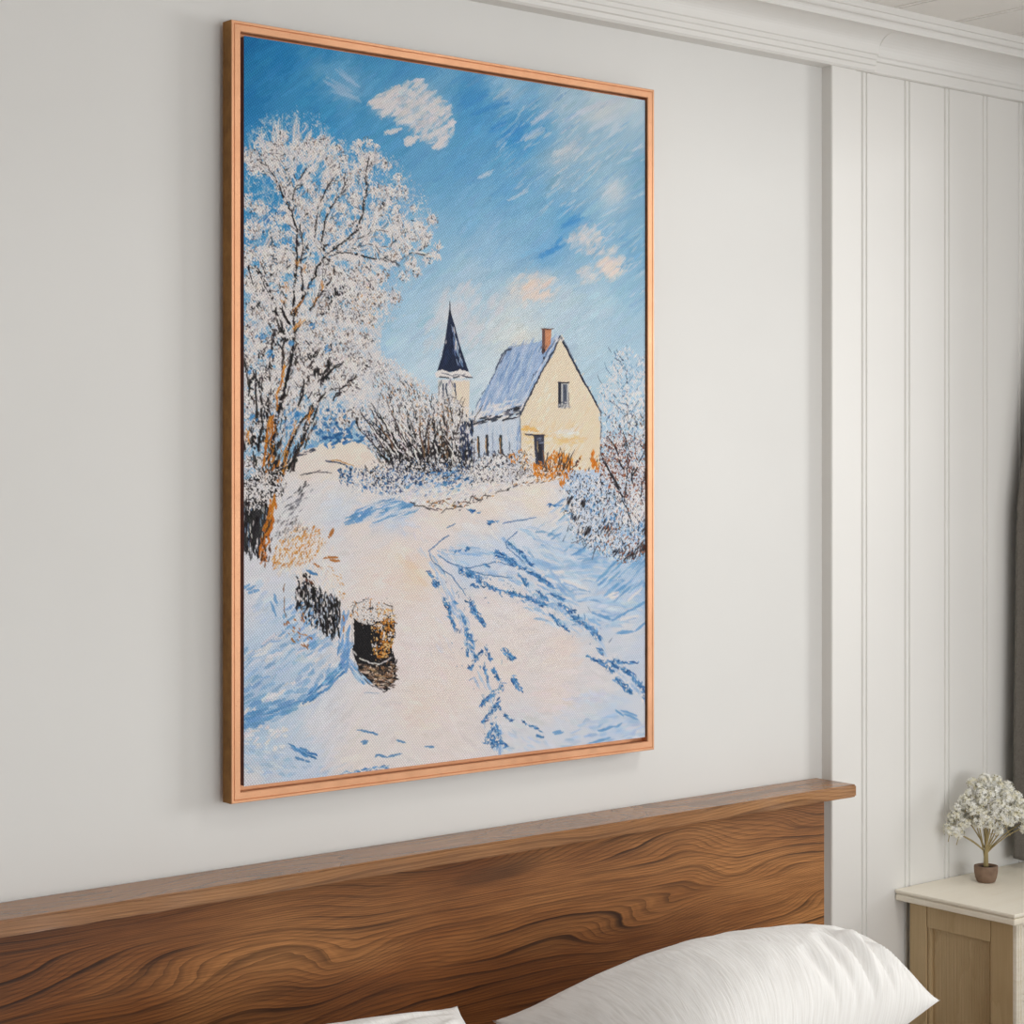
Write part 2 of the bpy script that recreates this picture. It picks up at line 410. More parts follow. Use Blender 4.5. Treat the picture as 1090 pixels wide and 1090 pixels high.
def brush(p0, p1, w, col, a=1.0, dry=0.3, taper=0.5, curve=0.0, hh=0.5):
    """one stroke in canvas units from p0 to p1, half width w, bristly edges"""
    x0, y0 = p0; x1, y1 = p1
    L = math.hypot(x1-x0, y1-y0)+1e-6
    m = w+abs(curve)*L+2
    bx0 = max(0, int(min(x0, x1)-m)); bx1 = min(PW, int(max(x0, x1)+m)+1)
    by0 = max(0, int(min(y0, y1)-m)); by1 = min(PH, int(max(y0, y1)+m)+1)
    if bx1-bx0 < 1 or by1-by0 < 1: return
    X = XX[by0:by1, bx0:bx1]-x0; Y = YY[by0:by1, bx0:bx1]-y0
    dx, dy = (x1-x0)/L, (y1-y0)/L
    u = (X*dx+Y*dy)/L
    v = (-X*dy+Y*dx)
    if curve: v = v-curve*L*4*u*(1-u)
    v = v+(NZ2[by0:by1, bx0:bx1]-.5)*min(3.2, 1.2+w*.7)
    uc = np.clip(u, 0, 1)
    ww = w*(1-taper*(2*uc-1)**2)
    e = np.clip(ww-np.abs(v)+0.5, 0, 1)*np.clip((0.5-np.abs(u-0.5))*L+0.8, 0, 1)
    if dry > 0:
        o1, o2 = rng.integers(0, 200, 2)
        b = BR[(np.clip(v+w, 0, 60).astype(int)+o1) % 256, (np.clip(u*L, 0, 400).astype(int)+o2) % 256]
        n = 0.6*b+0.4*NZ[by0:by1, bx0:bx1]
        th = dry*(0.55+0.45*(2*uc-1)**2)+0.12*(np.abs(v)/(ww+.3))
        e = e*np.clip((n-th+0.08)*9, 0, 1)
    put(e*a, bx0, by0, col, hh)

def st(x0, y0, x1, y1, w, col, a=1.0, dry=0.3, taper=0.5, curve=0.0, hh=0.5):
    p = TL([(x0, y0), (x1, y1)]); brush(p[0], p[1], w, col, a, dry, taper, curve, hh)

def blob(x, y, rx, ry, rot, col, a):
    """soft rubbed-in patch; radii in canvas units"""
    cx, cy = T(x, y); m = max(rx, ry)*2
    bx0 = max(0, int(cx-m)); bx1 = min(PW, int(cx+m)); by0 = max(0, int(cy-m)); by1 = min(PH, int(cy+m))
    if bx1 <= bx0 or by1 <= by0: return
    X = XX[by0:by1, bx0:bx1]-cx; Y = YY[by0:by1, bx0:bx1]-cy; t = math.radians(rot)
    u = (X*math.cos(t)-Y*math.sin(t))/rx; v = (X*math.sin(t)+Y*math.cos(t))/ry
    put(np.exp(-(u*u+v*v)*1.4)*a*(.75+.5*NZ[by0:by1, bx0:bx1]), bx0, by0, col, 0.1)

def dapple(fall, bx0, by0, cols, g, a, hh, sharp=5.0):
    h, w = fall.shape
    o1, o2, o3, o4 = rng.integers(0, 199, 4)
    n = SPG[g][by0+o1:by0+o1+h, bx0+o2:bx0+o2+w]; tn = TONE[by0+o3:by0+o3+h, bx0+o4:bx0+o4+w]
    m = np.clip((n-(1-fall))*sharp+.5*(fall > .02), 0, 1)*(fall > .02)*a
    C = np.array(cols, float); k = np.clip((tn*len(C)).astype(int), 0, len(C)-1)
    s_ = IMG[by0:by0+h, bx0:bx0+w]; s_ += (C[k]-s_)*m[..., None]
    q = HGT[by0:by0+h, bx0:bx0+w]; q += (hh-q)*m*.7

def sponge(x, y, rx, ry, cols, cov=.6, g=0, a=.95, hh=.9):
    """sponged speckle, densest at its middle; radii in sketch units"""
    cx, cy = T(x, y); rx = rx*1.5; ry = ry*1.2
    bx0 = max(0, int(cx-rx*1.4)); bx1 = min(PW, int(cx+rx*1.4)+1); by0 = max(0, int(cy-ry*1.4)); by1 = min(PH, int(cy+ry*1.4)+1)
    if bx1 <= bx0 or by1 <= by0: return
    d = ((XX[by0:by1, bx0:bx1]-cx)/rx)**2+((YY[by0:by1, bx0:bx1]-cy)/ry)**2
    d = d*(.6+.8*NZ[by0:by1, bx0:bx1])
    dapple(np.clip(1.15-d, 0, 1)*cov, bx0, by0, cols, g, a, hh)

def sponge_poly(pts, cols, cov=.5, g=0, a=.95, hh=.8, dens=None):
    P = TL(pts)
    bx0 = max(0, int(P[:, 0].min())-6); bx1 = min(PW, int(P[:, 0].max())+6); by0 = max(0, int(P[:, 1].min())-6); by1 = min(PH, int(P[:, 1].max())+6)
    X = XX[by0:by1, bx0:bx1]; Y = YY[by0:by1, bx0:bx1]
    f = np.zeros(X.shape)
    for k in range(5):   # feathered, ragged edge
        ox, oy = rng.normal(0, 4, 2); f += inpoly(P, X+ox+(NZ[by0:by1, bx0:bx1]-.5)*14, Y+oy+(NZ2[by0:by1, bx0:bx1]-.5)*14)
    f = f/5*cov
    if dens is not None: f = f*dens(X, Y)
    dapple(f, bx0, by0, cols, g, a, hh)

def jc(col, j):
    return np.clip(np.array(col, float)+rng.normal(0, j, 1)+rng.normal(0, j*0.35, 3), 0, 255)

def inpoly(P, px, py):
    px = np.asarray(px); py = np.asarray(py)
    c = np.zeros(px.shape, bool); n = len(P); j = n-1
    for i in range(n):
        xi, yi = P[i]; xj, yj = P[j]
        t = ((yi > py) != (yj > py)) & (px < (xj-xi)*(py-yi)/((yj-yi) or 1e-9)+xi)
        c ^= t; j = i
    return c

def poly(pts, col, a=1.0, soft=1.0, rough=0.0, hh=0.4):
    P = TL(pts)
    m = 4
    bx0 = max(0, int(P[:, 0].min())-m); bx1 = min(PW, int(P[:, 0].max())+m)
    by0 = max(0, int(P[:, 1].min())-m); by1 = min(PH, int(P[:, 1].max())+m)
    acc = np.zeros((by1-by0, bx1-bx0))
    r = rough*(NZ[by0:by1, bx0:bx1]-0.5)*8 if rough else 0
    for ox, oy in ((-.35, -.1), (.1, -.35), (.35, .1), (-.1, .35)):
        acc += inpoly(P, XX[by0:by1, bx0:bx1]+ox*soft+r, YY[by0:by1, bx0:bx1]+oy*soft+r)
    put(acc/4*a, bx0, by0, col, hh)

def pick(pts, n):
    """n random points inside a polygon (sketch units)"""
    P = np.array(pts, float); lo = P.min(0); hi = P.max(0); out = []
    k = 0
    while k < n:
        q = lo+rng.random((max(64, n), 2))*(hi-lo)
        q = q[inpoly(pts, q[:, 0], q[:, 1])]
        out.append(q); k += len(q)
    return np.concatenate(out)[:n]

def ch(cols):
    return cols[rng.integers(0, len(cols))]

def dabs(pts, n, cols, ln=(3, 7), w=(0.8, 1.8), ang=(0, 180), a=0.95, dry=0.25, j=7, dens=None, hh=0.7):
    """scatter n short dabs in a polygon; ang in degrees, 90 = upright; lengths in sketch units"""
    for (x, y) in pick(pts, n):
        if dens is not None and rng.random() > dens(x, y): continue
        t = math.radians(rng.uniform(*ang)); l = rng.uniform(*ln)/2
        st(x-l*math.cos(t), y+l*math.sin(t), x+l*math.cos(t), y-l*math.sin(t), rng.uniform(*w), jc(ch(cols), j), a, dry, 0.6, rng.normal(0, .06), hh)

def line(pts, w0, w1, col, a=1.0, jit=0.6, dry=0.15, brk=0.0, j=6, hh=0.6):
    """a polyline drawn with short segments, width tapering, gaps with probability brk"""
    P = np.array(pts, float)
    seg = np.hypot(*(P[1:]-P[:-1]).T); tot = seg.sum(); n = max(2, int(tot/5))
    cum = np.concatenate([[0], np.cumsum(seg)])
    t = np.linspace(0, tot, n+1)
    xs = np.interp(t, cum, P[:, 0])+rng.normal(0, jit, n+1); ys = np.interp(t, cum, P[:, 1])+rng.normal(0, jit, n+1)
    for i in range(n):
        if rng.random() < brk: continue
        k = i/n
        st(xs[i], ys[i], xs[i+1]+(xs[i+1]-xs[i])*.25, ys[i+1]+(ys[i+1]-ys[i])*.25, w0+(w1-w0)*k, jc(col, j), a, dry, 0.15, 0, hh)

WARM = (228, 214, 204); SNOW = (222, 216, 214); COOL = (206, 210, 217); PALE = (178, 196, 216)
BLUE = (100, 150, 195); MID = (62, 118, 168); DEEP = (32, 78, 128); NAVY = (24, 34, 58); INK = (24, 22, 24)
OCH = (196, 124, 42); ORG = (205, 118, 30); RUST = (110, 52, 30); FROST = (224, 216, 212); GREY = (150, 148, 150)
TAN = (222, 180, 140)

def sky():
    F = field([
        (262, 45, (26, 108, 165)), (262, 110, (34, 116, 172)), (300, 60, (34, 120, 178)), (345, 55, (48, 130, 182)), (330, 95, (52, 134, 186)),
        (345, 80, (105, 158, 195)), (372, 92, (120, 165, 200)), (390, 62, (70, 142, 190)), (385, 120, (70, 142, 190)), (345, 130, (55, 135, 188)), (400, 150, (78, 146, 192)),
        (440, 70, (80, 148, 195)), (430, 62, (70, 140, 190)), (495, 100, (66, 140, 195)), (480, 85, (110, 162, 200)), (510, 118, (80, 148, 198)), (540, 95, (150, 182, 208)),
        (600, 108, (170, 190, 208)), (640, 110, (186, 198, 208)), (670, 118, (188, 200, 210)), (675, 150, (158, 184, 204)), (545, 140, (66, 142, 198)), (570, 130, (96, 156, 200)),
        (615, 150, (150, 178, 200)), (682, 175, (120, 162, 192)), (600, 190, (142, 174, 198)), (650, 205, (168, 190, 206)), (680, 230, (118, 162, 192)), (470, 190, (96, 156, 198)),
        (500, 230, (110, 164, 202)), (540, 205, (96, 156, 200)), (490, 175, (90, 152, 198)), (580, 222, (112, 164, 200)), (605, 236, (80, 148, 198)), (560, 250, (120, 168, 202)), (580, 270, (98, 156, 202)),
        (675, 265, (104, 158, 194)), (670, 310, (134, 176, 202)), (520, 262, (138, 178, 208)), (455, 255, (132, 176, 208)), (640, 325, (170, 194, 210)), (600, 320, (182, 198, 210)),
        (560, 340, (196, 206, 212)), (500, 290, (160, 188, 210)), (440, 320, (158, 190, 214)), (430, 370, (172, 198, 218)), (480, 335, (200, 206, 212)), (540, 352, (206, 208, 206)), (555, 362, (216, 206, 190)),
        (620, 365, (172, 194, 208)), (670, 350, (152, 184, 206)), (650, 400, (160, 190, 208)), (450, 400, (186, 204, 220)), (520, 400, (198, 208, 216)), (640, 470, (140, 175, 205)), (680, 420, (170, 195, 215)),
        (266, 190, (60, 136, 186)), (300, 215, (52, 132, 186)), (280, 250, (64, 138, 188)), (280, 310, (86, 150, 194)), (350, 200, (72, 142, 192)), (280, 400, (86, 146, 190)), (350, 300, (110, 160, 198)), (330, 240, (70, 140, 190)),
        (330, 440, (78, 132, 178)), (400, 225, (86, 146, 192)), (400, 290, (120, 166, 204)), (268, 480, (120, 160, 195)), (400, 430, (150, 182, 208)), (380, 180, (80, 146, 194)), (420, 240, (100, 156, 198))])
    yk = np.clip((YY-240)/200.0, 0, 1)[..., None]; F = F+(np.array((212, 216, 222.0))-F)*yk*.26+np.array((0, 5, 3.0))
    ym = np.clip((YY-90)/120.0, 0, 1)[..., None]*np.clip((XX-120)/200.0, 0, 1)[..., None]; F = F+(np.array((196, 204, 220.0))-F)*ym*.16
    IMG[:] = F
    for k in range(5200):
        x = rng.uniform(258, 690); y = rng.uniform(36, 470)
        cx, cy = T(x, y)
        if not (-4 < cx < PW+4 and -4 < cy < PH): continue
        sx = int(np.clip(cx+rng.normal(0, 7), 0, PW-1)); sy = int(np.clip(cy+rng.normal(0, 7), 0, PH-1))
        l = rng.uniform(5, 15); t = math.radians(rng.normal(36, 9))
        st(x-l*math.cos(t), y+l*math.sin(t), x+l*math.cos(t), y-l*math.sin(t), rng.uniform(1.5, 5), jc(F[sy, sx], 5.5), rng.uniform(.25, .65), 0.36, 0.5, 0, 0.15)
    # broad pale and blue accents
    def accent(lst, col, a=.8, dry=.34, ww=(2, 4)):
        for (x0, y0, x1, y1) in lst:
            for q in range(3):
                o = rng.normal(0, 2.2, 4)
                st(x0+o[0], y0+o[1], x1+o[2], y1+o[3], rng.uniform(*ww), jc(col, 5), a, dry, .6, 0, .4)
    accent([(493, 112, 520, 98), (500, 122, 540, 106), (535, 148, 560, 132), (545, 152, 582, 136), (520, 140, 540, 128), (597, 242, 622, 232), (575, 275, 602, 262), (588, 262, 600, 252)], (66, 142, 200), .4)
    accent([(566, 132, 590, 116), (600, 128, 640, 112), (630, 140, 662, 122), (648, 146, 662, 132), (555, 150, 580, 138), (590, 165, 612, 152), (640, 210, 656, 196), (620, 118, 670, 104)], (190, 202, 214), .5)
    for a_ in [(508, 190, 527, 180), (510, 190, 524, 184), (540, 214, 562, 203), (650, 140, 658, 132)]: st(*a_, 2.4, (196, 206, 216), .55, .36)
    for (x, y) in pick([(530, 95), (690, 112), (690, 340), (610, 250), (520, 170)], 260):
        l = rng.uniform(4, 13); t = math.radians(rng.normal(36, 8)); st(x-l*math.cos(t), y+l*math.sin(t), x+l*math.cos(t), y-l*math.sin(t), rng.uniform(.8, 2.4), jc(ch([(196, 204, 212), (206, 208, 212), (140, 176, 204), (112, 160, 200)]), 5), rng.uniform(.2, .5), .42, .6, 0, .5)
    # main cloud
    CL = (214, 208, 208)
    cloud = [(393, 108), (412, 96), (436, 86), (446, 85), (460, 98), (478, 112), (484, 132), (478, 152), (468, 158), (452, 146), (430, 132), (408, 120)]
    for (x, y, rx, ry) in ((420, 108, 30, 16), (445, 104, 34, 20), (462, 122, 30, 22), (440, 122, 26, 14), (466, 145, 18, 14), (404, 112, 16, 8)): blob(x, y, rx, ry, 28, CL, .62)
    for (x, y) in pick(cloud, 330):
        l = rng.uniform(3, 9); t = math.radians(rng.normal(34, 16))
        st(x-l*math.cos(t), y+l*math.sin(t), x+l*math.cos(t), y-l*math.sin(t), rng.uniform(1, 3.6), jc((216, 210, 210), 6), rng.uniform(.2, .7), .42, .6, rng.normal(0, .06), .6)
    for a_ in [(409, 141, 428, 137), (408, 143, 424, 140), (392, 110, 410, 104), (396, 116, 416, 110), (408, 106, 430, 92)]: st(*a_, 2.6, CL, .8, .35)
    for a_ in [(430, 153, 446, 146), (430, 150, 444, 145), (432, 155, 442, 150), (462, 156, 478, 144), (460, 158, 470, 152)]: st(*a_, 3.6, CL, .85, .3)
    accent([(346, 84, 372, 100), (352, 96, 380, 104), (358, 76, 380, 90)], (150, 180, 205), .5)
    # warm low clouds
    C2 = (216, 208, 204)
    for (x, y, rx, ry) in ((620, 254, 26, 14), (648, 278, 22, 18), (566, 304, 40, 20), (575, 296, 24, 12), (626, 292, 18, 12), (545, 316, 30, 14), (655, 205, 24, 20), (640, 120, 60, 16), (600, 165, 50, 18)): blob(x, y, rx, ry, 20, C2, .42)
    for (poly_, n) in (([(602, 254), (616, 242), (632, 240), (641, 256), (634, 268), (612, 268)], 60), ([(630, 270), (650, 262), (664, 274), (662, 292), (650, 298), (634, 286)], 60),
                       ([(540, 300), (566, 286), (585, 296), (596, 306), (590, 322), (560, 330), (545, 318)], 80), ([(612, 290), (630, 282), (640, 298), (618, 304)], 20)):
        for (x, y) in pick(poly_, n):
            l = rng.uniform(3, 8); t = math.radians(rng.normal(38, 16))
            st(x-l*math.cos(t), y+l*math.sin(t), x+l*math.cos(t), y-l*math.sin(t), rng.uniform(1.2, 4), jc(C2, 5), rng.uniform(.15, .5), .38, .6, rng.normal(0, .1), .5)
    for (x, y) in pick([(560, 300), (584, 300), (580, 318), (556, 318)], 30):
        st(x-5, y+4, x+5, y-4, 3, jc((228, 206, 192), 4), .4, .3)
    for (x, y) in pick([(642, 275), (660, 278), (655, 292), (640, 286)], 24):
        st(x-5, y+4, x+5, y-4, 3, jc((228, 208, 196), 4), .4, .3)
    # pale halo left of the spire
    for (x, y) in pick([(455, 340), (470, 310), (500, 300), (540, 330), (520, 365), (470, 380), (455, 370)], 120):
        l = rng.uniform(5, 12)
        st(x-l*.5, y+l*.6, x+l*.5, y-l*.6, rng.uniform(2, 5), jc((206, 206, 210), 4), .35, .34)

def ground():
    top = [(255, 520), (300, 492), (318, 482), (340, 474), (360, 468), (372, 466), (390, 474), (400, 488), (440, 498), (520, 500), (560, 495), (690, 495), (695, 860), (250, 860)]
    P = TL(top)
    M = inpoly(P, XX+(NZ-.5)*6, YY+(NZ-.5)*6).astype(float)
    G = field([
        (320, 500, (226, 212, 202)), (350, 480, (230, 214, 200)), (380, 482, (230, 213, 198)), (400, 500, (225, 212, 204)), (330, 530, (216, 212, 212)), (360, 545, (205, 211, 220)), (300, 520, (212, 210, 212)),
        (380, 560, (224, 212, 206)), (420, 545, (190, 202, 220)), (470, 545, (228, 212, 200)), (520, 540, (226, 212, 202)), (570, 530, (230, 214, 200)), (600, 545, (222, 214, 208)), (460, 570, (224, 212, 208)),
        (420, 590, (228, 212, 202)), (440, 610, (230, 208, 192)), (400, 620, (228, 212, 204)), (380, 650, (226, 214, 208)), (350, 610, (218, 214, 214)), (270, 620, (214, 212, 216)), (268, 650, (208, 211, 218)), (290, 660, (190, 204, 220)),
        (265, 700, (180, 198, 218)), (280, 740, (168, 192, 215)), (310, 720, (185, 200, 218)), (270, 760, (150, 180, 208)), (300, 770, (190, 204, 218)), (270, 800, (180, 198, 216)), (265, 830, (210, 208, 210)), (320, 810, (192, 204, 220)),
        (340, 770, (214, 212, 216)), (380, 760, (220, 212, 210)), (380, 800, (222, 212, 206)), (430, 700, (224, 211, 207)), (460, 660, (225, 212, 206)), (450, 750, (226, 210, 200)), (480, 720, (226, 210, 202)), (470, 790, (222, 210, 205)),
        (420, 820, (220, 212, 208)), (500, 600, (190, 204, 222)), (540, 590, (196, 207, 222)), (560, 570, (206, 212, 222)), (600, 580, (182, 200, 220)), (640, 600, (170, 192, 215)), (660, 620, (160, 186, 212)), (680, 600, (165, 190, 214)),
        (650, 640, (170, 192, 216)), (680, 640, (160, 186, 212)), (620, 640, (205, 209, 216)), (580, 630, (212, 210, 214)), (560, 660, (222, 210, 204)), (600, 690, (223, 208, 200)), (540, 700, (224, 210, 203)), (590, 740, (222, 208, 202)),
        (640, 720, (214, 208, 208)), (680, 700, (195, 203, 216)), (670, 670, (210, 210, 214)), (650, 770, (190, 203, 220)), (680, 770, (205, 208, 214)), (600, 780, (205, 208, 216)), (560, 780, (210, 210, 214)), (520, 640, (222, 212, 208)), (620, 520, (180, 198, 220))], p=3.0)
    for k in range(3): IMG[..., k] += (G[..., k]-IMG[..., k])*M
    HGT[:] += M*0.2
    # soft directional brushing following the ground
    for k in range(4600):
        x = rng.uniform(256, 690); y = rng.uniform(470, 845)
        if not inpoly(top, np.array([x]), np.array([y]))[0]: continue
        cx, cy = T(x, y)
        if cy > PH+4: continue
        sx = int(np.clip(cx+rng.normal(0, 9), 0, PW-1)); sy = int(np.clip(cy+rng.normal(0, 7), 0, PH-1))
        if M[sy, sx] < .5: continue
        if x > 560 and y > 560: t = 28-0.35*(y-640)+rng.normal(0, 14)
        elif x < 400 and y > 660: t = 32+rng.normal(0, 14)
        elif x < 420: t = 20+rng.normal(0, 16)
        else: t = -18+rng.normal(0, 22)
        t = math.radians(t); l = rng.uniform(4, 13)
        st(x-l*math.cos(t), y+l*math.sin(t), x+l*math.cos(t), y-l*math.sin(t), rng.uniform(1.5, 4.5), jc(G[sy, sx], 4.0), rng.uniform(.3, .7), 0.34, 0.5, rng.normal(0, .06), 0.3)

def blues():
    B = [BLUE, (120, 162, 202), PALE, (88, 140, 186)]
    # left: far shadow patch on the snow bank
    for (x, y) in pick([(370, 548), (385, 540), (410, 532), (430, 530), (446, 543), (438, 550), (400, 556), (376, 558)], 60):
        l = rng.uniform(4, 10); st(x-l, y+l*.35, x+l, y-l*.35, rng.uniform(.8, 2.4), jc(ch(B), 6), .75, .38)
    for (x, y) in pick([(370, 548), (400, 534), (446, 540), (430, 552), (378, 558)], 46): st(x-6, y+2.5, x+6, y-2.5, rng.uniform(.6, 1.8), jc(ch([SNOW, COOL, PALE, (214, 214, 220)]), 5), .7, .4)
    for (x, y) in pick([(372, 550), (395, 540), (392, 552), (376, 556)], 16): st(x-5, y+2, x+5, y-3, 1.5, jc(BLUE, 6), .85, .35)
    # lower left sweep
    for (x, y) in pick([(258, 690), (300, 672), (330, 680), (362, 670), (372, 690), (366, 716), (345, 736), (318, 758), (290, 770), (258, 775)], 240):
        l = rng.uniform(4, 11); t = math.radians(rng.normal(32, 12))
        st(x-l*math.cos(t), y+l*math.sin(t), x+l*math.cos(t), y-l*math.sin(t), rng.uniform(1, 3.6), jc(ch([PALE, COOL, (150, 182, 212), (128, 166, 202), SNOW]), 6), .7, .36)
    for (x, y) in pick([(258, 752), (285, 746), (318, 745), (310, 760), (280, 772), (258, 776)], 60):
        l = rng.uniform(4, 9); st(x-l, y+l*.25, x+l, y-l*.4, rng.uniform(1, 3), jc(ch([BLUE, (120, 162, 200), (90, 140, 188)]), 6), .75, .32)
    for (x, y) in pick([(320, 742), (346, 722), (362, 706), (370, 690), (374, 708), (352, 732), (330, 748)], 46):
        l = rng.uniform(2, 6); st(x-l, y+l*.8, x+l, y-l*.8, rng.uniform(.8, 2), jc(ch([BLUE, MID, (90, 140, 188)]), 8), .85, .32)
    for (x, y) in pick([(366, 650), (374, 652), (374, 710), (366, 712), (360, 690)], 30): st(x, y-5, x-2, y+6, rng.uniform(1, 2.6), jc((110, 152, 198), 8), .8, .3)
    for (x, y) in pick([(374, 700), (384, 716), (395, 726), (380, 724), (372, 712)], 26): st(x-3, y-4, x+5, y+5, rng.uniform(1, 2), jc(ch([(120, 160, 205), PALE, BLUE]), 6), .8, .3)
    for (x, y) in pick([(300, 640), (320, 650), (345, 665), (350, 690), (325, 690), (300, 675)], 60): st(x-4, y+3, x+4, y-3, rng.uniform(1, 2.6), jc(ch([PALE, BLUE, COOL, (130, 168, 208)]), 6), .7, .34)
    for (x, y) in pick([(262, 622), (276, 618), (284, 632), (296, 650), (300, 664), (286, 672), (270, 655)], 20): st(x-4, y+3, x+4, y-3, 2.4, jc(PALE, 6), .55, .36)
    for a_ in [(262, 628, 272, 624), (264, 631, 276, 628), (258, 626, 266, 622), (288, 640, 294, 656), (292, 632, 295, 645)]: st(*a_, 2, BLUE, .8, .3)
    # bottom left marks
    for (x, y) in pick([(306, 792), (318, 795), (334, 803), (336, 808), (318, 805)], 26): st(x-3, y-2, x+5, y+1.5, rng.uniform(.6, 1.3), jc(ch([BLUE, MID]), 8), .85, .3)
    for a_ in [(384, 790, 392, 788), (386, 792, 391, 790), (380, 777, 398, 780), (392, 779, 404, 782), (400, 803, 412, 806), (412, 806, 428, 802), (398, 806, 404, 803), (452, 795, 462, 795), (312, 806, 330, 811), (422, 788, 432, 791)]: st(*a_, 1.6, MID, .75, .35)
    dabs([(346, 829), (370, 822), (400, 816), (425, 812), (412, 820), (380, 828), (355, 834)], 60, [BLUE, MID, (80, 130, 178)], (3, 8), (.6, 1.4), (5, 25), .85)
    dabs([(330, 824), (346, 812), (352, 820), (340, 836)], 12, [PALE], (4, 9), (1, 2.6), (10, 30), .5)
    # small highlights in lower left
    dabs([(258, 778), (290, 770), (310, 780), (300, 800), (262, 800)], 44, [SNOW, COOL, FROST], (4, 9), (1, 2.6), (-10, 50), .7)
    dabs([(258, 790), (300, 800), (330, 815), (300, 830), (258, 820)], 60, [PALE, COOL, (160, 188, 214)], (5, 11), (1, 3), (-25, 10), .55)
    # the wide sweep on the right bank
    for k in range(340):
        u = rng.random(); r = rng.uniform(0, 1)
        # arcs that swing down and to the right, then up
        cx0 = 560+u*125; base = 560+r*95
        y0 = base+18*math.sin((cx0-560)/125*3.1)
        if cx0 > 690: continue
        l = rng.uniform(5, 14); t = math.radians(-8+ (cx0-620)*.42+rng.normal(0, 7))
        st(cx0-l*math.cos(t), y0+l*math.sin(t), cx0+l*math.cos(t), y0-l*math.sin(t), rng.uniform(.8, 2.8), jc(ch([PALE, (148, 182, 212), (120, 162, 202), COOL, (190, 206, 222)]), 6), .65, .38, .5, -.08)
    for (x, y) in pick([(598, 530), (612, 540), (606, 560), (640, 590), (630, 600), (590, 575), (575, 560)], 50):
        st(x-5, y+4, x+6, y-4, rng.uniform(1, 2.4), jc(ch([PALE, COOL, BLUE]), 6), .65, .36)
    for (x, y) in pick([(640, 606), (688, 585), (688, 630), (660, 640), (640, 628)], 60):
        l = rng.uniform(4, 10); st(x-l*.8, y+l*.7, x+l*.8, y-l*.7, rng.uniform(1, 3), jc(ch([(112, 158, 198), (98, 148, 192), PALE]), 6), .7, .34)
    for a_ in [(630, 652, 652, 660), (652, 660, 674, 648), (674, 648, 688, 640), (660, 674, 676, 672), (676, 672, 688, 662), (655, 674, 668, 671), (640, 655, 650, 659), (655, 630, 668, 622)]: st(*a_, 2.2, BLUE, .8, .35)
    dabs([(640, 634), (658, 630), (655, 636), (645, 638)], 8, [FROST], (5, 9), (1, 2), (-10, 20), .8)
    for a_ in [(588, 606, 603, 606), (590, 609, 601, 609), (668, 640, 684, 625), (600, 618, 626, 628), (660, 660, 680, 655)]: st(*a_, 2.4, SNOW, .8, .3)
    # bottom right soft blues
    dabs([(608, 775), (630, 765), (665, 755), (686, 768), (686, 782), (640, 790), (600, 797)], 90, [PALE, (160, 186, 216), COOL, (140, 172, 208)], (6, 14), (1, 3), (0, 25), .55)
    for a_ in [(655, 756, 664, 762), (661, 756, 678, 762), (664, 760, 680, 766), (640, 777, 655, 773), (655, 774, 662, 770), (636, 778, 648, 776), (588, 780, 597, 778), (590, 782, 600, 779), (625, 792, 650, 785)]: st(*a_, 1.8, BLUE, .85, .3)
    dabs([(600, 740), (640, 735), (650, 745), (610, 752)], 20, [(200, 206, 220)], (8, 14), (2, 4), (-20, 10), .4)
    dabs([(530, 770), (560, 780), (600, 796), (560, 800), (525, 800)], 40, [PALE, COOL, (170, 192, 218)], (4, 10), (.8, 2), (-50, -10), .55)
    # warm glow patches on the path
    for (x, y) in pick([(420, 590), (440, 598), (452, 620), (440, 618)], 16): st(x-5, y-4, x+5, y+5, 3.2, jc((232, 204, 180), 4), .35, .3)

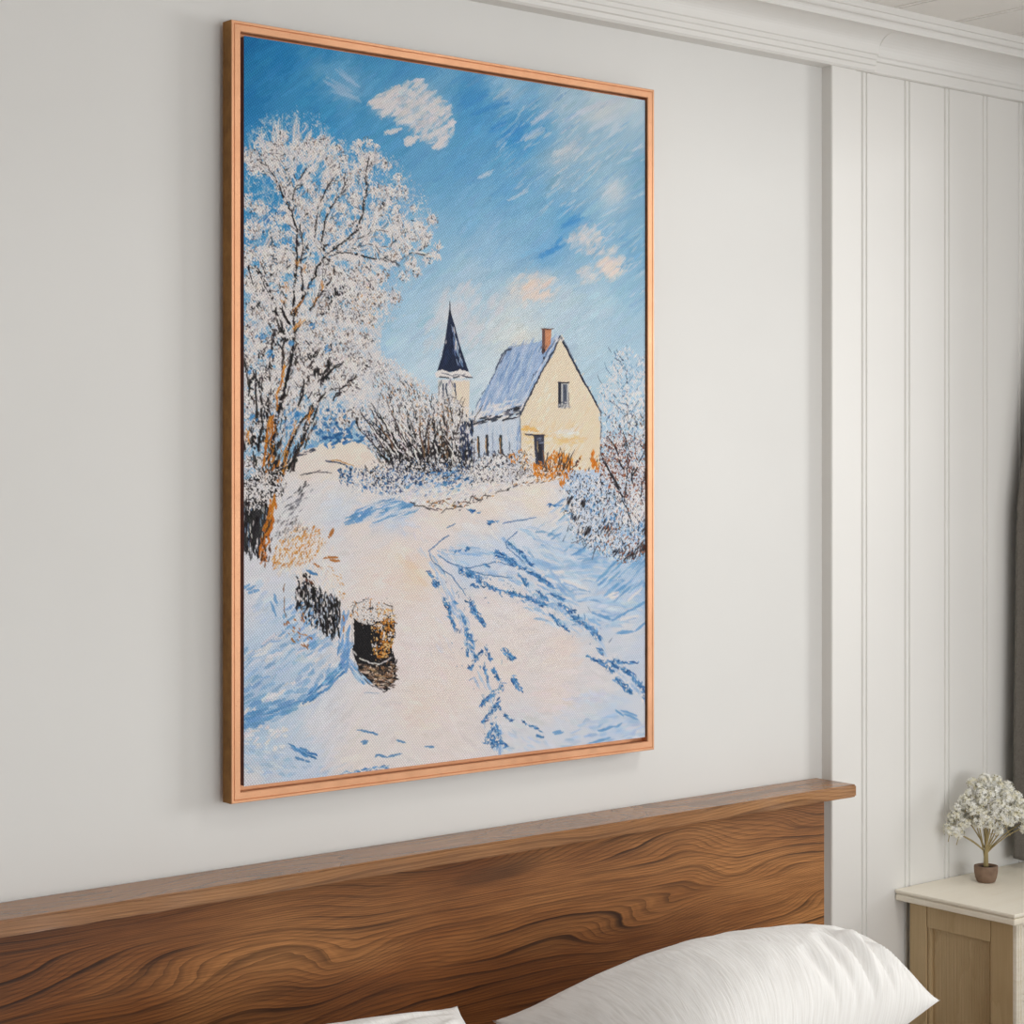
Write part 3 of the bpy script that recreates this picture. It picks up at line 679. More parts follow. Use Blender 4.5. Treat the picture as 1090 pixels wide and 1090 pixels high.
def tracks():
    D = [MID, (52, 108, 162), DEEP, (78, 132, 182), BLUE]
    L = [(150, 182, 214), PALE, (130, 168, 208)]
    # pale under-tone of the tracks
    for path, w in (([(455, 590), (470, 612), (478, 640), (495, 660), (503, 700), (520, 740), (528, 780), (530, 800)], 5),
                    ([(470, 592), (500, 606), (540, 612), (570, 628), (600, 650), (628, 672), (655, 705), (686, 740)], 5),
                    ([(480, 585), (520, 590), (555, 600), (590, 620), (610, 640)], 5), ([(536, 575), (560, 596), (590, 605), (640, 600)], 3)):
        P = np.array(path, float)
        for k in range(75):
            i = rng.integers(0, len(P)-1); t = rng.random(); q = P[i]*(1-t)+P[i+1]*t+rng.normal(0, w*.7, 2); d = (P[i+1]-P[i]); d = d/np.hypot(*d)*rng.uniform(3, 9)
            st(q[0]-d[0], q[1]-d[1], q[0]+d[0], q[1]+d[1], rng.uniform(.8, 2.6), jc(ch(L), 6), .55, .4)
    # thin drawn lines
    for pts in ([(478, 570), (466, 578), (457, 586), (458, 594), (470, 606), (480, 612)], [(468, 592), (480, 600), (497, 605)], [(497, 606), (515, 612), (545, 615)], [(480, 612), (488, 622), (495, 633)],
                [(550, 566), (538, 576), (540, 584), (556, 596)], [(495, 605), (530, 598), (548, 603)], [(470, 606), (474, 611)], [(476, 562), (484, 558)], [(535, 557), (570, 551)]):
        line(pts, .9, .7, (88, 122, 160), .85, .3, .12)
    segs = [  # left wheel track
        (474, 636, 479, 650, 3), (472, 640, 476, 648, 2), (478, 652, 484, 668, 2.2), (483, 640, 487, 642, 1.8), (480, 658, 485, 672, 1.5), (492, 656, 495, 664, 1.8),
        (498, 638, 506, 648, 3), (500, 644, 513, 662, 3), (508, 652, 515, 666, 2.6), (496, 668, 499, 692, 3), (499, 672, 503, 684, 2), (502, 688, 507, 704, 2.2), (497, 690, 498, 700, 2), (508, 698, 515, 692, 1.8),
        (516, 688, 523, 704, 2), (500, 711, 504, 708, 1.8), (498, 710, 502, 713, 1.4), (515, 710, 520, 726, 1.8), (525, 712, 534, 730, 3), (534, 732, 522, 740, 3), (524, 738, 514, 748, 3.2), (516, 744, 513, 752, 2),
        (532, 744, 524, 758, 3), (526, 752, 512, 772, 2.4), (530, 748, 532, 756, 1.8), (524, 770, 524, 796, 3), (520, 780, 517, 792, 2.2), (528, 772, 534, 790, 2.6), (524, 788, 540, 794, 2), (530, 782, 530, 797, 3),
        (533, 690, 546, 703, 2), (538, 692, 547, 702, 1.4), (544, 722, 552, 734, 2.4), (546, 720, 556, 737, 1.6), (515, 600, 520, 604, 1),
        (488, 605, 500, 614, 1.6), (488, 608, 512, 616, 2.8), (500, 608, 514, 616, 2.2), (508, 618, 524, 627, 2.2), (502, 622, 510, 626, 1.6), (520, 624, 545, 634, 2.2), (540, 630, 570, 640, 2.6), (560, 634, 580, 646, 2.6),
        (552, 612, 562, 622, 2.4), (556, 618, 562, 624, 2), (560, 608, 575, 614, 1.8), (566, 610, 588, 624, 2.6), (578, 616, 588, 626, 2), (570, 628, 584, 640, 2), (586, 632, 600, 638, 1.8), (568, 638, 582, 644, 2),
        (595, 643, 612, 652, 2.2), (600, 646, 618, 664, 3), (612, 658, 626, 668, 3), (622, 664, 634, 672, 2), (630, 674, 640, 680, 2.6), (634, 670, 638, 680, 1.6), (590, 660, 606, 672, 1.8), (586, 654, 596, 664, 1.4),
        (625, 698, 640, 706, 2), (636, 690, 642, 696, 1.8), (638, 702, 652, 716, 3), (650, 706, 672, 718, 2.6), (656, 722, 668, 736, 3.4), (664, 728, 672, 738, 2.6), (672, 716, 688, 738, 3.4), (682, 730, 688, 748, 2.6), (644, 704, 680, 706, 2),
        (554, 766, 565, 774, 1), (565, 772, 578, 780, 1), (572, 783, 580, 786, 1.6), (536, 760, 546, 768, 1), (458, 620, 466, 624, 2), (462, 618, 468, 622, 1.5), (455, 610, 465, 616, 1.5),
        (526, 590, 550, 600, 2), (545, 600, 560, 606, 2), (528, 586, 548, 598, 2), (540, 578, 556, 590, 1.6), (556, 590, 566, 602, 1.8), (482, 588, 500, 584, 1.2), (584, 538, 598, 538, 1.4), (498, 543, 512, 545, 1.2), (520, 556, 534, 555, 1)]
    for (x0, y0, x1, y1, w) in segs:
        L = math.hypot(x1-x0, y1-y0); dx, dy = (x1-x0)/L, (y1-y0)/L; t0 = math.atan2(-dy, dx)
        for q in range(int(2+L*w*.62)):
            u = rng.random(); o = rng.normal(0, w*.42); x = x0+(x1-x0)*u-dy*o; y = y0+(y1-y0)*u+dx*o
            t = t0+rng.normal(0, .5); l = rng.uniform(.9, 3.2)
            st(x-l*math.cos(t), y+l*math.sin(t), x+l*math.cos(t), y-l*math.sin(t), rng.uniform(.5, 1.5), jc(ch(D), 9), rng.uniform(.7, .95), .3, .6, rng.normal(0, .1), .9)
        if w > 1.9:
            for q in range(3): sponge(x0+(x1-x0)*rng.random(), y0+(y1-y0)*rng.random(), w*1.2, w*1.2, [FROST, WARM], .28, 0, .9)
    # crumbs and ridge highlights
    for path in ([(470, 625), (485, 660), (500, 700), (520, 735), (528, 790)], [(500, 612), (560, 632), (610, 655), (640, 690), (684, 730)]):
        P = np.array(path, float)
        for k in range(100):
            i = rng.integers(0, len(P)-1); t = rng.random(); q = P[i]*(1-t)+P[i+1]*t+rng.normal(0, 8, 2)
            st(q[0], q[1], q[0]+rng.normal(0, 2), q[1]+rng.normal(2, 2), rng.uniform(.4, .9), jc(ch([MID, (110, 140, 170), FROST, FROST, (90, 110, 140)]), 8), .75, .2)
    dabs([(456, 700), (470, 640), (452, 600), (440, 580), (432, 560), (448, 560), (460, 590), (476, 640), (480, 690)], 30, [COOL, (206, 206, 214)], (4, 10), (.8, 2), (-70, -30), .45)

def wash(pts, n, cols, ln, w, ang, a=.8, dry=.3, j=4):
    dabs(pts, n, cols, ln, w, ang, a, dry, j, None, .4)

def buildings():
    # church tower
    poly([(466, 404), (500, 404), (499, 470), (467, 470)], (214, 210, 208))
    poly([(480, 406), (500, 406), (498, 450), (484, 450)], (226, 208, 186), .9)
    wash([(482, 406), (500, 406), (498, 450), (488, 450)], 40, [(232, 212, 188), (224, 206, 186)], (4, 9), (1, 2.2), (70, 110), .6)
    poly([(479, 323), (480, 333), (484, 346), (489, 366), (495, 384), (499, 396), (465, 396), (470, 380), (474, 360), (477, 338)], (28, 38, 62), 1, 1, .1)
    wash([(480, 345), (486, 362), (493, 385), (490, 394), (484, 380)], 30, [(150, 172, 200), (196, 202, 212), (90, 110, 145)], (4, 9), (.6, 1.4), (-85, -65), .85, .3, 8)
    st(485, 362, 485, 372, 1.2, FROST, .9, .1); st(483, 348, 484, 355, .9, FROST, .9, .1); st(475, 362, 474, 366, .9, FROST, .8, .1)
    wash([(477, 350), (479, 342), (482, 360), (482, 390), (472, 390)], 26, [(20, 30, 55), (34, 48, 80)], (6, 12), (.8, 1.6), (75, 95), .8)
    line([(478.6, 321), (479, 336)], .5, 1.1, INK, 1, .1, 0)
    poly([(463, 397), (470, 393), (480, 397), (490, 393), (499, 396), (503, 402), (492, 403), (480, 403), (464, 402)], FROST, 1, 1, .3)
    line([(462, 400), (472, 402), (482, 403), (492, 400), (503, 402)], .9, .8, (40, 44, 58), .9, .5, .1, .15)
    line([(470, 398), (484, 400), (496, 398)], .6, .6, (70, 76, 92), .7, .6, .1, .2)
    wash([(467, 405), (484, 405), (488, 428), (470, 440)], 50, [(150, 150, 155), (205, 204, 204), (100, 102, 112), FROST], (3, 8), (.6, 1.2), (70, 105), .8, .3, 10)
    for x in (471.5, 475.5, 484): line([(x, 408), (x+.5, 420)], 1.3, .8, (44, 54, 78), .9, .3, .1)
    # long side of the house
    poly([(499, 449), (553, 442), (556, 495), (504, 498)], (196, 204, 214))
    wash([(500, 452), (553, 446), (555, 492), (506, 494)], 90, [(208, 210, 214), (186, 196, 210), (170, 186, 206)], (5, 11), (.8, 2), (80, 100), .6)
    # gable
    gab = [(596, 359), (639, 438), (639, 500), (556, 500), (553, 443)]
    poly(gab, (228, 208, 182))
    G = TL(gab)
    for (x, y) in pick(gab, 420):
        c = (230, 210, 186) if y < 450 else ((226, 200, 164) if rng.random() < .5 else (230, 216, 200))
        if x > 622 and y > 430: c = (232, 206, 176)
        st(x-3, y+4, x+3, y-4, rng.uniform(1, 2.6), jc(c, 4), .6, .3)
    wash([(557, 462), (600, 460), (628, 468), (600, 476), (557, 470)], 40, [(230, 190, 132), (236, 196, 140)], (5, 12), (1, 2.4), (-12, 8), .5)
    wash([(556, 453), (576, 455), (574, 460), (556, 459)], 16, [(226, 176, 104)], (4, 9), (1, 2), (-8, 8), .75)
    wash([(590, 458), (620, 456), (612, 466), (592, 466)], 16, [(232, 222, 214)], (4, 10), (1, 2.4), (0, 20), .6)
    wash([(572, 424), (584, 400), (590, 420), (580, 450)], 18, [(236, 222, 204)], (4, 10), (1, 2.4), (50, 80), .5)
    # roof
    roof = [(541, 371), (576, 363), (596, 357), (589, 376), (572, 402), (553, 440), (524, 446), (498, 450), (510, 428), (524, 402)]
    poly(roof, (150, 172, 202), 1, 1, .2)
    for (x, y) in pick(roof, 260):
        d = np.array([-26.0, 60.0]); d = d/np.hypot(*d)*rng.uniform(4, 10)
        c = ch([(158, 180, 210), (128, 156, 194), (184, 196, 214), (112, 142, 184), (196, 204, 216)])
        if y > 428 and rng.random() < .7: c = FROST
        st(x-d[0], y-d[1], x+d[0], y+d[1], rng.uniform(.8, 2), jc(c, 5), .6, .36)
    wash([(498, 448), (510, 436), (552, 424), (552, 438), (520, 447)], 40, [FROST, (206, 210, 218)], (5, 10), (1, 2.2), (5, 25), .7)
    line([(542, 371), (532, 386), (520, 408), (508, 430), (499, 446)], 1.0, .8, (86, 98, 122), .8, .5, .15, .15)
    line([(543, 371), (537, 374), (528, 392)], 1.4, .7, (60, 70, 92), .9, .4, .1)
    line([(541, 370), (575, 363)], .7, .7, (120, 136, 160), .6, .3, .2, .2)
    # eaves
    for (x, y) in pick([(500, 449), (552, 433), (554, 440), (548, 446), (520, 449), (503, 454)], 70): st(x-3, y+1, x+3.5, y-1.5, rng.uniform(.6, 1.5), jc(ch([(38, 40, 50), (60, 66, 82), FROST, (28, 30, 40)]), 6), .9, .25)
    line([(596, 359), (586, 380), (572, 404), (560, 430), (553, 442)], 1.4, 1.4, (40, 46, 62), .95, .4, .1)
    line([(594, 358), (582, 380), (568, 404), (556, 428)], 1.3, 1.3, (196, 204, 216), .9, .5, .2)
    line([(591, 362), (578, 384), (566, 404)], .7, .7, (60, 70, 92), .7, .5, .2, .2)
    line([(596, 358), (606, 376), (617, 398), (628, 418), (640, 439)], 2.0, 1.2, (36, 42, 60), .97, .3, .1)
    line([(598, 359), (610, 380)], .6, .6, (110, 120, 140), .7, .3, .2)
    wash([(590, 360), (596, 354), (600, 362), (594, 366)], 10, [FROST, (200, 206, 216)], (2, 5), (.8, 1.4), (20, 70), .8)
    line([(639, 438), (640, 470), (639, 490)], 1.0, .9, (60, 66, 84), .9, .3, .12, .05)
    line([(553, 443), (554, 465), (554, 480)], 1.0, .8, (110, 120, 140), .8, .3, .15)
    wash([(549, 447), (553, 447), (553, 480), (550, 480)], 12, [(120, 148, 186)], (5, 9), (.8, 1.4), (85, 95), .7)
    # chimney
    poly([(577, 350), (587, 350), (586, 366), (581, 374), (577, 376)], (196, 134, 98))
    poly([(577, 350), (580, 350), (580, 375), (577, 377)], (96, 70, 66), .9)
    line([(576, 350), (588, 350)], .9, .9, (90, 60, 50), .9, .2, 0)
    wash([(576, 370), (582, 368), (580, 382), (576, 382)], 12, [INK, (60, 50, 60)], (2, 5), (.5, 1), (60, 90), .8)
    wash([(582, 352), (587, 352), (586, 364), (582, 368)], 10, [(214, 150, 112), (200, 130, 90)], (3, 5), (.6, 1.2), (60, 90), .7)
    # gable window
    poly([(594.5, 407), (605, 407), (605, 434), (594.5, 434)], (190, 188, 184))
    poly([(594, 407), (597.3, 407), (597.3, 433), (594, 434)], (40, 42, 54))
    poly([(599, 409), (603.5, 409), (603.5, 430), (599, 430)], (92, 98, 112))
    line([(594, 407.3), (604.5, 407.3)], 1.1, 1.0, (40, 42, 54), 1, .1, 0); line([(601, 410), (601.4, 429)], .6, .6, (40, 44, 58), .9, .2, 0)
    line([(596, 434), (606, 433)], 1.0, 1.0, (180, 178, 178), .8, .3, .1); line([(605.3, 418), (605.4, 434)], .6, .6, (70, 72, 84), .7, .2, .1)
    wash([(594, 428), (604, 428), (604, 435), (594, 435)], 12, [FROST, (60, 62, 74), (160, 160, 165)], (2, 4), (.5, 1), (0, 90), .8)
    # door
    poly([(568, 463), (579, 463), (579, 496), (570, 496)], (56, 58, 72))
    poly([(571.5, 470), (576.5, 470), (577, 490), (572.5, 490)], (34, 34, 44))
    line([(559, 462), (569, 463), (579, 463.5)], .9, 1.2, (46, 46, 56), .95, .2, .05)
    line([(572, 470), (573, 480)], .9, .9, (180, 150, 110), .8, .2, .1); wash([(569, 466), (578, 466), (578, 472), (570, 472)], 8, [(120, 128, 150)], (2, 5), (.6, 1), (0, 20), .7)
    # side windows
    for (x, w_) in ((509, 2.2), (518, 2.4), (533, 2.6)):
        line([(x, 463 if x > 515 else 465), (x+.8, 484)], w_, w_*.85, (52, 54, 62), .95, .3, .1); line([(x-1, 466), (x-.4, 480)], .9, .8, (190, 140, 80), .8, .3, .1)
        line([(x-3.6, 463), (x-3.4, 484)], .8, .8, (205, 208, 212), .7, .3, .1)
    line([(542, 470), (542.5, 480)], 1, .8, (90, 96, 110), .8, .3, .1); line([(524, 460), (525, 486)], 1.3, 1.2, (120, 132, 155), .5, .3, .1)

def frost_tree():
    # soft pale haze of twigs behind
    crown = [(262, 155), (272, 135), (290, 118), (300, 128), (315, 116), (340, 122), (352, 140), (372, 152), (395, 150), (418, 165), (440, 190), (452, 205), (468, 236), (462, 255), (466, 268), (450, 290), (420, 320), (428, 335), (408, 350), (400, 370), (405, 395), (380, 420), (360, 440), (340, 460), (262, 480)]
    W = [FROST, (214, 206, 202), (230, 222, 216), (204, 200, 202)]
    def dn(x, y):
        q = T(x, y); n = smooth_noise_cache[int(np.clip(q[1], 0, PH-1)), int(np.clip(q[0], 0, PW-1))]
        e = .22+.3*min(1, max(0, (y-200)/160.0))
        return 1.0 if n < e+.18 else .12
    def dn2(X, Y): return .35+.65*smooth_noise_cache[np.clip(Y.astype(int), 0, PH-1), np.clip(X.astype(int), 0, PW-1)]
    sponge_poly(crown, [(176, 188, 202), (200, 202, 206), (150, 176, 202)], .42, 2, .45, .3, dn2)
    sponge_poly(crown, [FROST, (196, 196, 202), (180, 190, 204)], .26, 0, .7, .5, dn2)
    low = [(262, 330), (300, 300), (340, 290), (380, 300), (420, 320), (405, 350), (404, 395), (376, 440), (340, 470), (262, 480)]
    sponge_poly(low, W, .52, 1, .85, .6); sponge_poly(low, [(214, 208, 206), (200, 200, 204)], .35, 2, .6, .5)
    # limbs (sketched from the picture), dark with frost on top
    limbs = [
        ([(296, 500), (290, 470), (296, 440), (303, 410), (310, 385), (314, 352)], 4.5, 2.6), ([(314, 352), (312, 330), (314, 300), (316, 270), (316, 245), (310, 225), (300, 205), (292, 188), (282, 172)], 2.6, .8),
        ([(308, 345), (300, 330), (290, 318), (283, 300), (272, 284)], 2.6, .9), ([(322, 320), (322, 300), (320, 280), (322, 262), (319, 240)], 2.0, .8), ([(312, 335), (322, 318), (336, 290), (346, 272), (358, 262), (370, 254), (378, 246)], 3, 1.4),
        ([(378, 246), (386, 228), (388, 212), (390, 200), (389, 186), (392, 168)], 1.7, .7), ([(346, 272), (342, 255), (346, 238), (350, 222), (362, 208), (367, 196), (366, 186)], 1.8, .7),
        ([(334, 262), (336, 240), (338, 222), (346, 204), (358, 186)], 1.3, .7), ([(312, 224), (312, 205), (316, 196), (326, 180)], 1.2, .6), ([(303, 208), (305, 190), (303, 176)], 1.1, .6), ([(296, 200), (290, 180), (276, 172)], 1.0, .6),
        ([(358, 268), (376, 270), (400, 276), (412, 274), (424, 282)], 1.3, .7), ([(370, 256), (390, 250), (398, 244), (416, 246)], 1.2, .6), ([(398, 258), (403, 268)], 1.2, .8), ([(414, 264), (424, 252), (430, 244)], 1.1, .6),
        ([(368, 266), (386, 262), (392, 258)], .8, .6), ([(432, 272), (446, 268), (454, 262)], .9, .6), ([(378, 283), (382, 292)], 1.2, .8), ([(336, 320), (346, 308), (352, 296)], 1.8, 1.2), ([(330, 330), (340, 312), (347, 300)], 1.8, 1.2),
        ([(264, 280), (268, 300), (274, 312)], 1.4, .9), ([(272, 286), (280, 300), (286, 312), (294, 326)], 1.5, 1.0), ([(288, 246), (290, 262), (291, 276)], 1.1, .7), ([(302, 262), (305, 280), (308, 292)], 1.1, .8),
        ([(296, 300), (302, 318), (304, 328)], 1.6, 1.0), ([(285, 318), (292, 330), (298, 342)], 3.0, 1.4), ([(340, 266), (346, 260), (360, 264)], 1.4, 1.2), ([(346, 272), (354, 280), (356, 290)], 1.3, .8),
        ([(275, 480), (277, 455), (278, 430), (276, 410), (272, 400)], 2.4, 1.1), ([(283, 470), (284, 440), (288, 410), (286, 380)], 1.6, .8), ([(268, 360), (272, 370)], 1.3, .8),
        ([(300, 496), (312, 465), (320, 448), (330, 440)], 2.6, 1.2), ([(306, 500), (322, 470), (328, 455), (334, 445), (340, 420)], 2.8, 1.4), ([(296, 478), (304, 450), (302, 440)], 1.4, .9),
        ([(318, 370), (324, 390), (324, 405)], 1.2, .8), ([(326, 362), (332, 372), (334, 385)], 1.6, .8), ([(310, 400), (316, 410)], 1.0, .6), ([(320, 425), (326, 412), (328, 398)], 1.6, 1.0), ([(328, 424), (334, 412)], 1.8, 1.2),
        ([(352, 365), (352, 375), (346, 382)], 1.6, 1.0), ([(350, 415), (365, 412), (372, 408)], .8, .7), ([(376, 325), (380, 315), (384, 308)], 1.2, .8)]
    for (pts, a, b) in limbs:
        P = [(x, y) for x, y in pts]
        line([(x+1.2, y+.8) for x, y in P], a*.6, b*.6, (120, 112, 110), .5, .7, .3, .1)
        line(P, a*.72, b*.7, INK, .93, .7, .35, .12, 8)
    for (pts, a, b) in limbs:
        P = np.array(pts, float)
        for k in range(int(len(P)*3.2)):
            i = rng.integers(0, len(P)-1); t = rng.random(); q = P[i]*(1-t)+P[i+1]*t; d = P[i+1]-P[i]
            if q[1] > 440: continue
            an = math.atan2(d[1], d[0])+ch([-1, 1])*rng.uniform(.3, .9); l = rng.uniform(8, 24)
            m_ = q+np.array((math.cos(an), math.sin(an)))*l*.5+rng.normal(0, 1.2, 2); e = q+np.array((math.cos(an-.15), math.sin(an)-.25))*l
            line([q, m_, e], .7, .35, ch([INK, (84, 74, 72), (120, 112, 110)]), .85, .5, .25, .2)
            line([q-(1, 1), m_-(1, 1.2), e-(.6, 1)], 1.1, .7, ch(W), .9, .7, .3, .15)
            for z_ in range(3): sponge(e[0]+rng.normal(0, 2), e[1]+rng.normal(0, 2), 4, 4, W, .5, 0, .9)
    # upper plume twigs
    for (x0, y0, x1, y1, n, sp) in ((276, 175, 268, 150, 14, 5), (284, 170, 278, 132, 16, 6), (294, 172, 296, 120, 30, 7), (312, 170, 318, 118, 24, 6), (320, 172, 336, 132, 24, 8), (326, 170, 350, 140, 28, 8), (336, 176, 356, 152, 20, 6), (344, 190, 362, 162, 14, 5), (352, 190, 360, 172, 14, 5)):
        for k in range(int(n*1.9)):
            ox, oy = rng.normal(0, sp*.55, 2)
            fx = rng.uniform(-.2, .6)
            xa = x0+(x1-x0)*fx+ox; ya = y0+(y1-y0)*fx+oy
            t = rng.uniform(.12, .42)
            st(xa, ya, xa+(x1-x0)*t+rng.normal(0, 1.5), ya+(y1-y0)*t, rng.uniform(.45, 1.15), jc(ch(W), 7), .88, .42, .6, rng.normal(0, .05), .8)
    tuft = [(264, 165, 9, 30), (272, 178, 10, 40), (282, 168, 12, 55), (296, 160, 12, 60), (300, 145, 8, 30), (318, 160, 14, 45), (334, 160, 12, 45), (345, 150, 9, 35), (350, 168, 8, 22), (360, 160, 7, 25),
            (262, 215, 9, 36), (276, 222, 10, 38), (270, 244, 13, 45), (266, 270, 11, 38), (288, 236, 9, 22), (300, 230, 9, 26), (310, 208, 8, 26), (296, 250, 9, 24), (300, 196, 7, 16), (318, 216, 8, 24), (326, 226, 9, 36), (332, 200, 8, 24), (340, 214, 9, 32),
            (348, 196, 8, 28), (356, 180, 8, 32), (366, 170, 7, 24), (372, 192, 8, 28), (390, 172, 10, 50), (398, 168, 9, 36), (384, 182, 8, 28), (392, 152, 6, 16), (410, 176, 8, 22), (402, 204, 11, 50), (414, 206, 11, 48), (428, 204, 9, 32), (424, 190, 6, 14), (378, 212, 8, 26), (364, 222, 9, 32), (352, 240, 10, 36),
            (372, 238, 8, 26), (384, 240, 9, 30), (404, 222, 10, 40), (412, 218, 8, 26), (424, 232, 9, 24), (440, 222, 5, 12), (446, 240, 8, 32), (460, 234, 7, 26), (436, 250, 9, 40), (450, 252, 8, 30), (466, 262, 5, 12), (430, 262, 9, 40), (420, 272, 9, 34), (438, 280, 8, 30), (444, 290, 6, 18), (455, 276, 6, 20), (430, 294, 6, 14),
            (334, 240, 10, 36), (300, 272, 10, 34), (286, 272, 11, 38), (292, 290, 12, 44), (310, 284, 8, 20), (276, 305, 10, 34), (266, 300, 9, 28), (320, 262, 9, 26), (330, 286, 11, 40), (346, 290, 11, 44), (360, 292, 12, 50), (376, 296, 13, 60), (388, 284, 10, 42), (392, 300, 12, 56), (404, 296, 9, 32), (370, 312, 14, 70), (388, 320, 13, 60), (404, 316, 12, 52), (420, 316, 8, 28),
            (352, 320, 12, 50), (340, 332, 12, 50), (326, 342, 11, 44), (360, 336, 14, 70), (378, 338, 13, 60), (394, 342, 9, 32), (270, 330, 11, 44), (284, 340, 11, 42), (268, 352, 10, 40), (300, 352, 11, 44), (316, 362, 12, 48), (334, 354, 12, 48), (350, 352, 12, 48), (370, 360, 14, 64), (388, 364, 12, 46), (280, 368, 13, 54), (264, 382, 12, 46), (300, 380, 12, 46),
            (320, 384, 14, 54), (340, 374, 13, 54), (356, 380, 13, 54), (372, 384, 14, 60), (390, 388, 13, 50), (404, 392, 10, 34), (266, 404, 12, 46), (284, 400, 12, 44), (306, 416, 12, 40), (324, 400, 12, 44), (342, 398, 13, 50), (360, 402, 13, 50), (376, 410, 12, 44), (336, 420, 9, 30), (266, 426, 12, 44), (284, 430, 10, 32), (270, 446, 11, 36), (300, 436, 8, 22), (316, 434, 9, 26),
            (352, 440, 8, 20), (356, 456, 7, 18), (366, 446, 10, 34), (376, 438, 9, 28), (368, 460, 7, 20), (264, 466, 9, 30), (278, 490, 9, 30), (266, 494, 10, 40), (290, 510, 8, 28), (276, 508, 10, 34), (264, 520, 10, 38), (280, 530, 10, 36), (300, 524, 7, 20)]
    for (x, y, r, n) in tuft:
        big = y > 285
        sponge(x, y, r*.95, r*1.0, W+[(188, 186, 190)], (.74 if big else .66)*min(1.2, .6+n/45), 0 if rng.random() < .6 else 3, .93)
        sponge(x+rng.normal(0, r*.2), y+rng.normal(0, r*.2), r*.7, r*.7, [(232, 226, 220), FROST, (222, 208, 196)], .42, 1, .9)
        for k in range(int(n*.55)):
            q = rng.normal(0, .5, 2)*r
            px, py = x+q[0], y+q[1]
            t = math.radians(rng.uniform(20, 160)); l = rng.uniform(.8, 2.6)
            st(px-l*math.cos(t), py+l*math.sin(t), px+l*math.cos(t), py-l*math.sin(t), rng.uniform(.45, 1.2), jc(ch(W), 8), .93, .3, .5, rng.normal(0, .1), .9)
        sponge(x+rng.normal(0, r*.3), y+rng.normal(0, r*.3), r*.9, r*.9, [INK, (70, 62, 62), (120, 112, 112), (140, 110, 90)], .17 if big else .13, 0, .85, .5)
        for k in range(int(n*(.22 if y > 250 else .12))):
            q = rng.normal(0, .5, 2)*r; px, py = x+q[0], y+q[1]; t = math.radians(rng.normal(75, 35)); l = rng.uniform(.6, 2.4)
            st(px-l*math.cos(t), py+l*math.sin(t), px+l*math.cos(t), py-l*math.sin(t), rng.uniform(.35, .8), jc(ch([INK, (60, 52, 50), (110, 100, 98), (84, 84, 92)]), 8), .85, .2, .5, 0, .5)
    # main trunk and its companions, laid in with long knife marks
    for (poly_, n) in (([(306, 384), (316, 384), (305, 430), (298, 470), (296, 505), (282, 505), (288, 455), (298, 420)], 90), ([(334, 448), (341, 442), (322, 480), (306, 508), (298, 508), (312, 478)], 44), ([(284, 470), (292, 468), (290, 505), (278, 505)], 30), ([(310, 352), (318, 340), (318, 360), (312, 384), (304, 384)], 24), ([(284, 312), (292, 322), (304, 350), (296, 350)], 22)):
        dabs(poly_, n, [INK, (34, 30, 30), INK, (70, 60, 54), FROST, (196, 190, 188)], (4, 11), (.6, 1.5), (58, 84) if poly_[0][0] > 290 else (84, 110), .9, .34)
    # redraw broken limbs over the frost
    for (pts, a, b) in limbs:
        line(pts, a*.55, b*.6, INK, .95, .6, .35, .42, 8)
    for (x, y0, y1) in ((262, 440, 480), (268, 380, 430), (275, 395, 450), (280, 400, 470), (290, 350, 385), (300, 360, 392), (318, 396, 430), (326, 372, 410), (338, 380, 412), (322, 430, 470), (330, 420, 446), (312, 470, 500), (286, 420, 450), (344, 386, 404), (272, 455, 495), (356, 400, 425)):
        lean = (x-290)*.35
        for q in range(3): line([(x+lean+rng.normal(0, 1.5), y0), (x+lean*.4+rng.normal(0, 1), (y0+y1)/2), (x+rng.normal(0, 1), y1)], .9, 1.2, ch([INK, (44, 38, 36)]), .92, .9, .35, .32, 8)
    # ink clusters in the dense heart
    for (x, y, r, n) in ((350, 388, 5, 24), (337, 396, 5, 24), (300, 352, 4, 16), (304, 362, 3, 10), (312, 332, 4, 22), (360, 310, 6, 14), (352, 318, 6, 12), (285, 392, 4, 12), (284, 455, 5, 20), (270, 470, 6, 26), (345, 405, 5, 12), (330, 378, 5, 10), (268, 405, 4, 8), (296, 366, 5, 10), (378, 448, 8, 14), (276, 378, 4, 8)):
        for k in range(n):
            q = rng.normal(0, .5, 2)*r
            st(x+q[0], y+q[1]-1.2, x+q[0]+rng.normal(0, 1), y+q[1]+1.4, rng.uniform(.6, 1.4), jc(INK, 8), .93, .2)
    for (pts, a, b) in limbs[:9]+[limbs[11]]+limbs[27:32]: line(pts, a*.6, b*.75, INK, .96, .6, .3, .16, 8)
    for (pts, a, b) in limbs:      # frost lying along the limbs
        P = np.array(pts, float)
        for k in range(int(len(P)*1.6)):
            i = rng.integers(0, len(P)-1); t = rng.random(); q = P[i]*(1-t)+P[i+1]*t
            if q[1] < 470: sponge(q[0]-.8, q[1]-1.5, 2.6, 3.2, W, .5, 0, .9)
    # blue gaps and ochre bark
    dabs([(335, 440), (360, 430), (378, 452), (370, 462), (352, 474), (330, 478)], 60, [MID, BLUE, (44, 100, 150), (70, 124, 172)], (3, 7), (1, 2.4), (0, 180), .85)
    dabs([(345, 466), (374, 458), (372, 470), (352, 478)], 26, [(36, 88, 138), MID], (3, 7), (1, 2.4), (-10, 40), .9)
    dabs([(360, 466), (378, 462), (392, 466), (380, 472)], 14, [(36, 88, 138), MID], (3, 6), (1, 2), (-10, 30), .9)
    dabs([(290, 440), (312, 430), (324, 450), (304, 474), (292, 470)], 30, [BLUE, MID, PALE], (3, 7), (1, 2), (60, 100), .75)
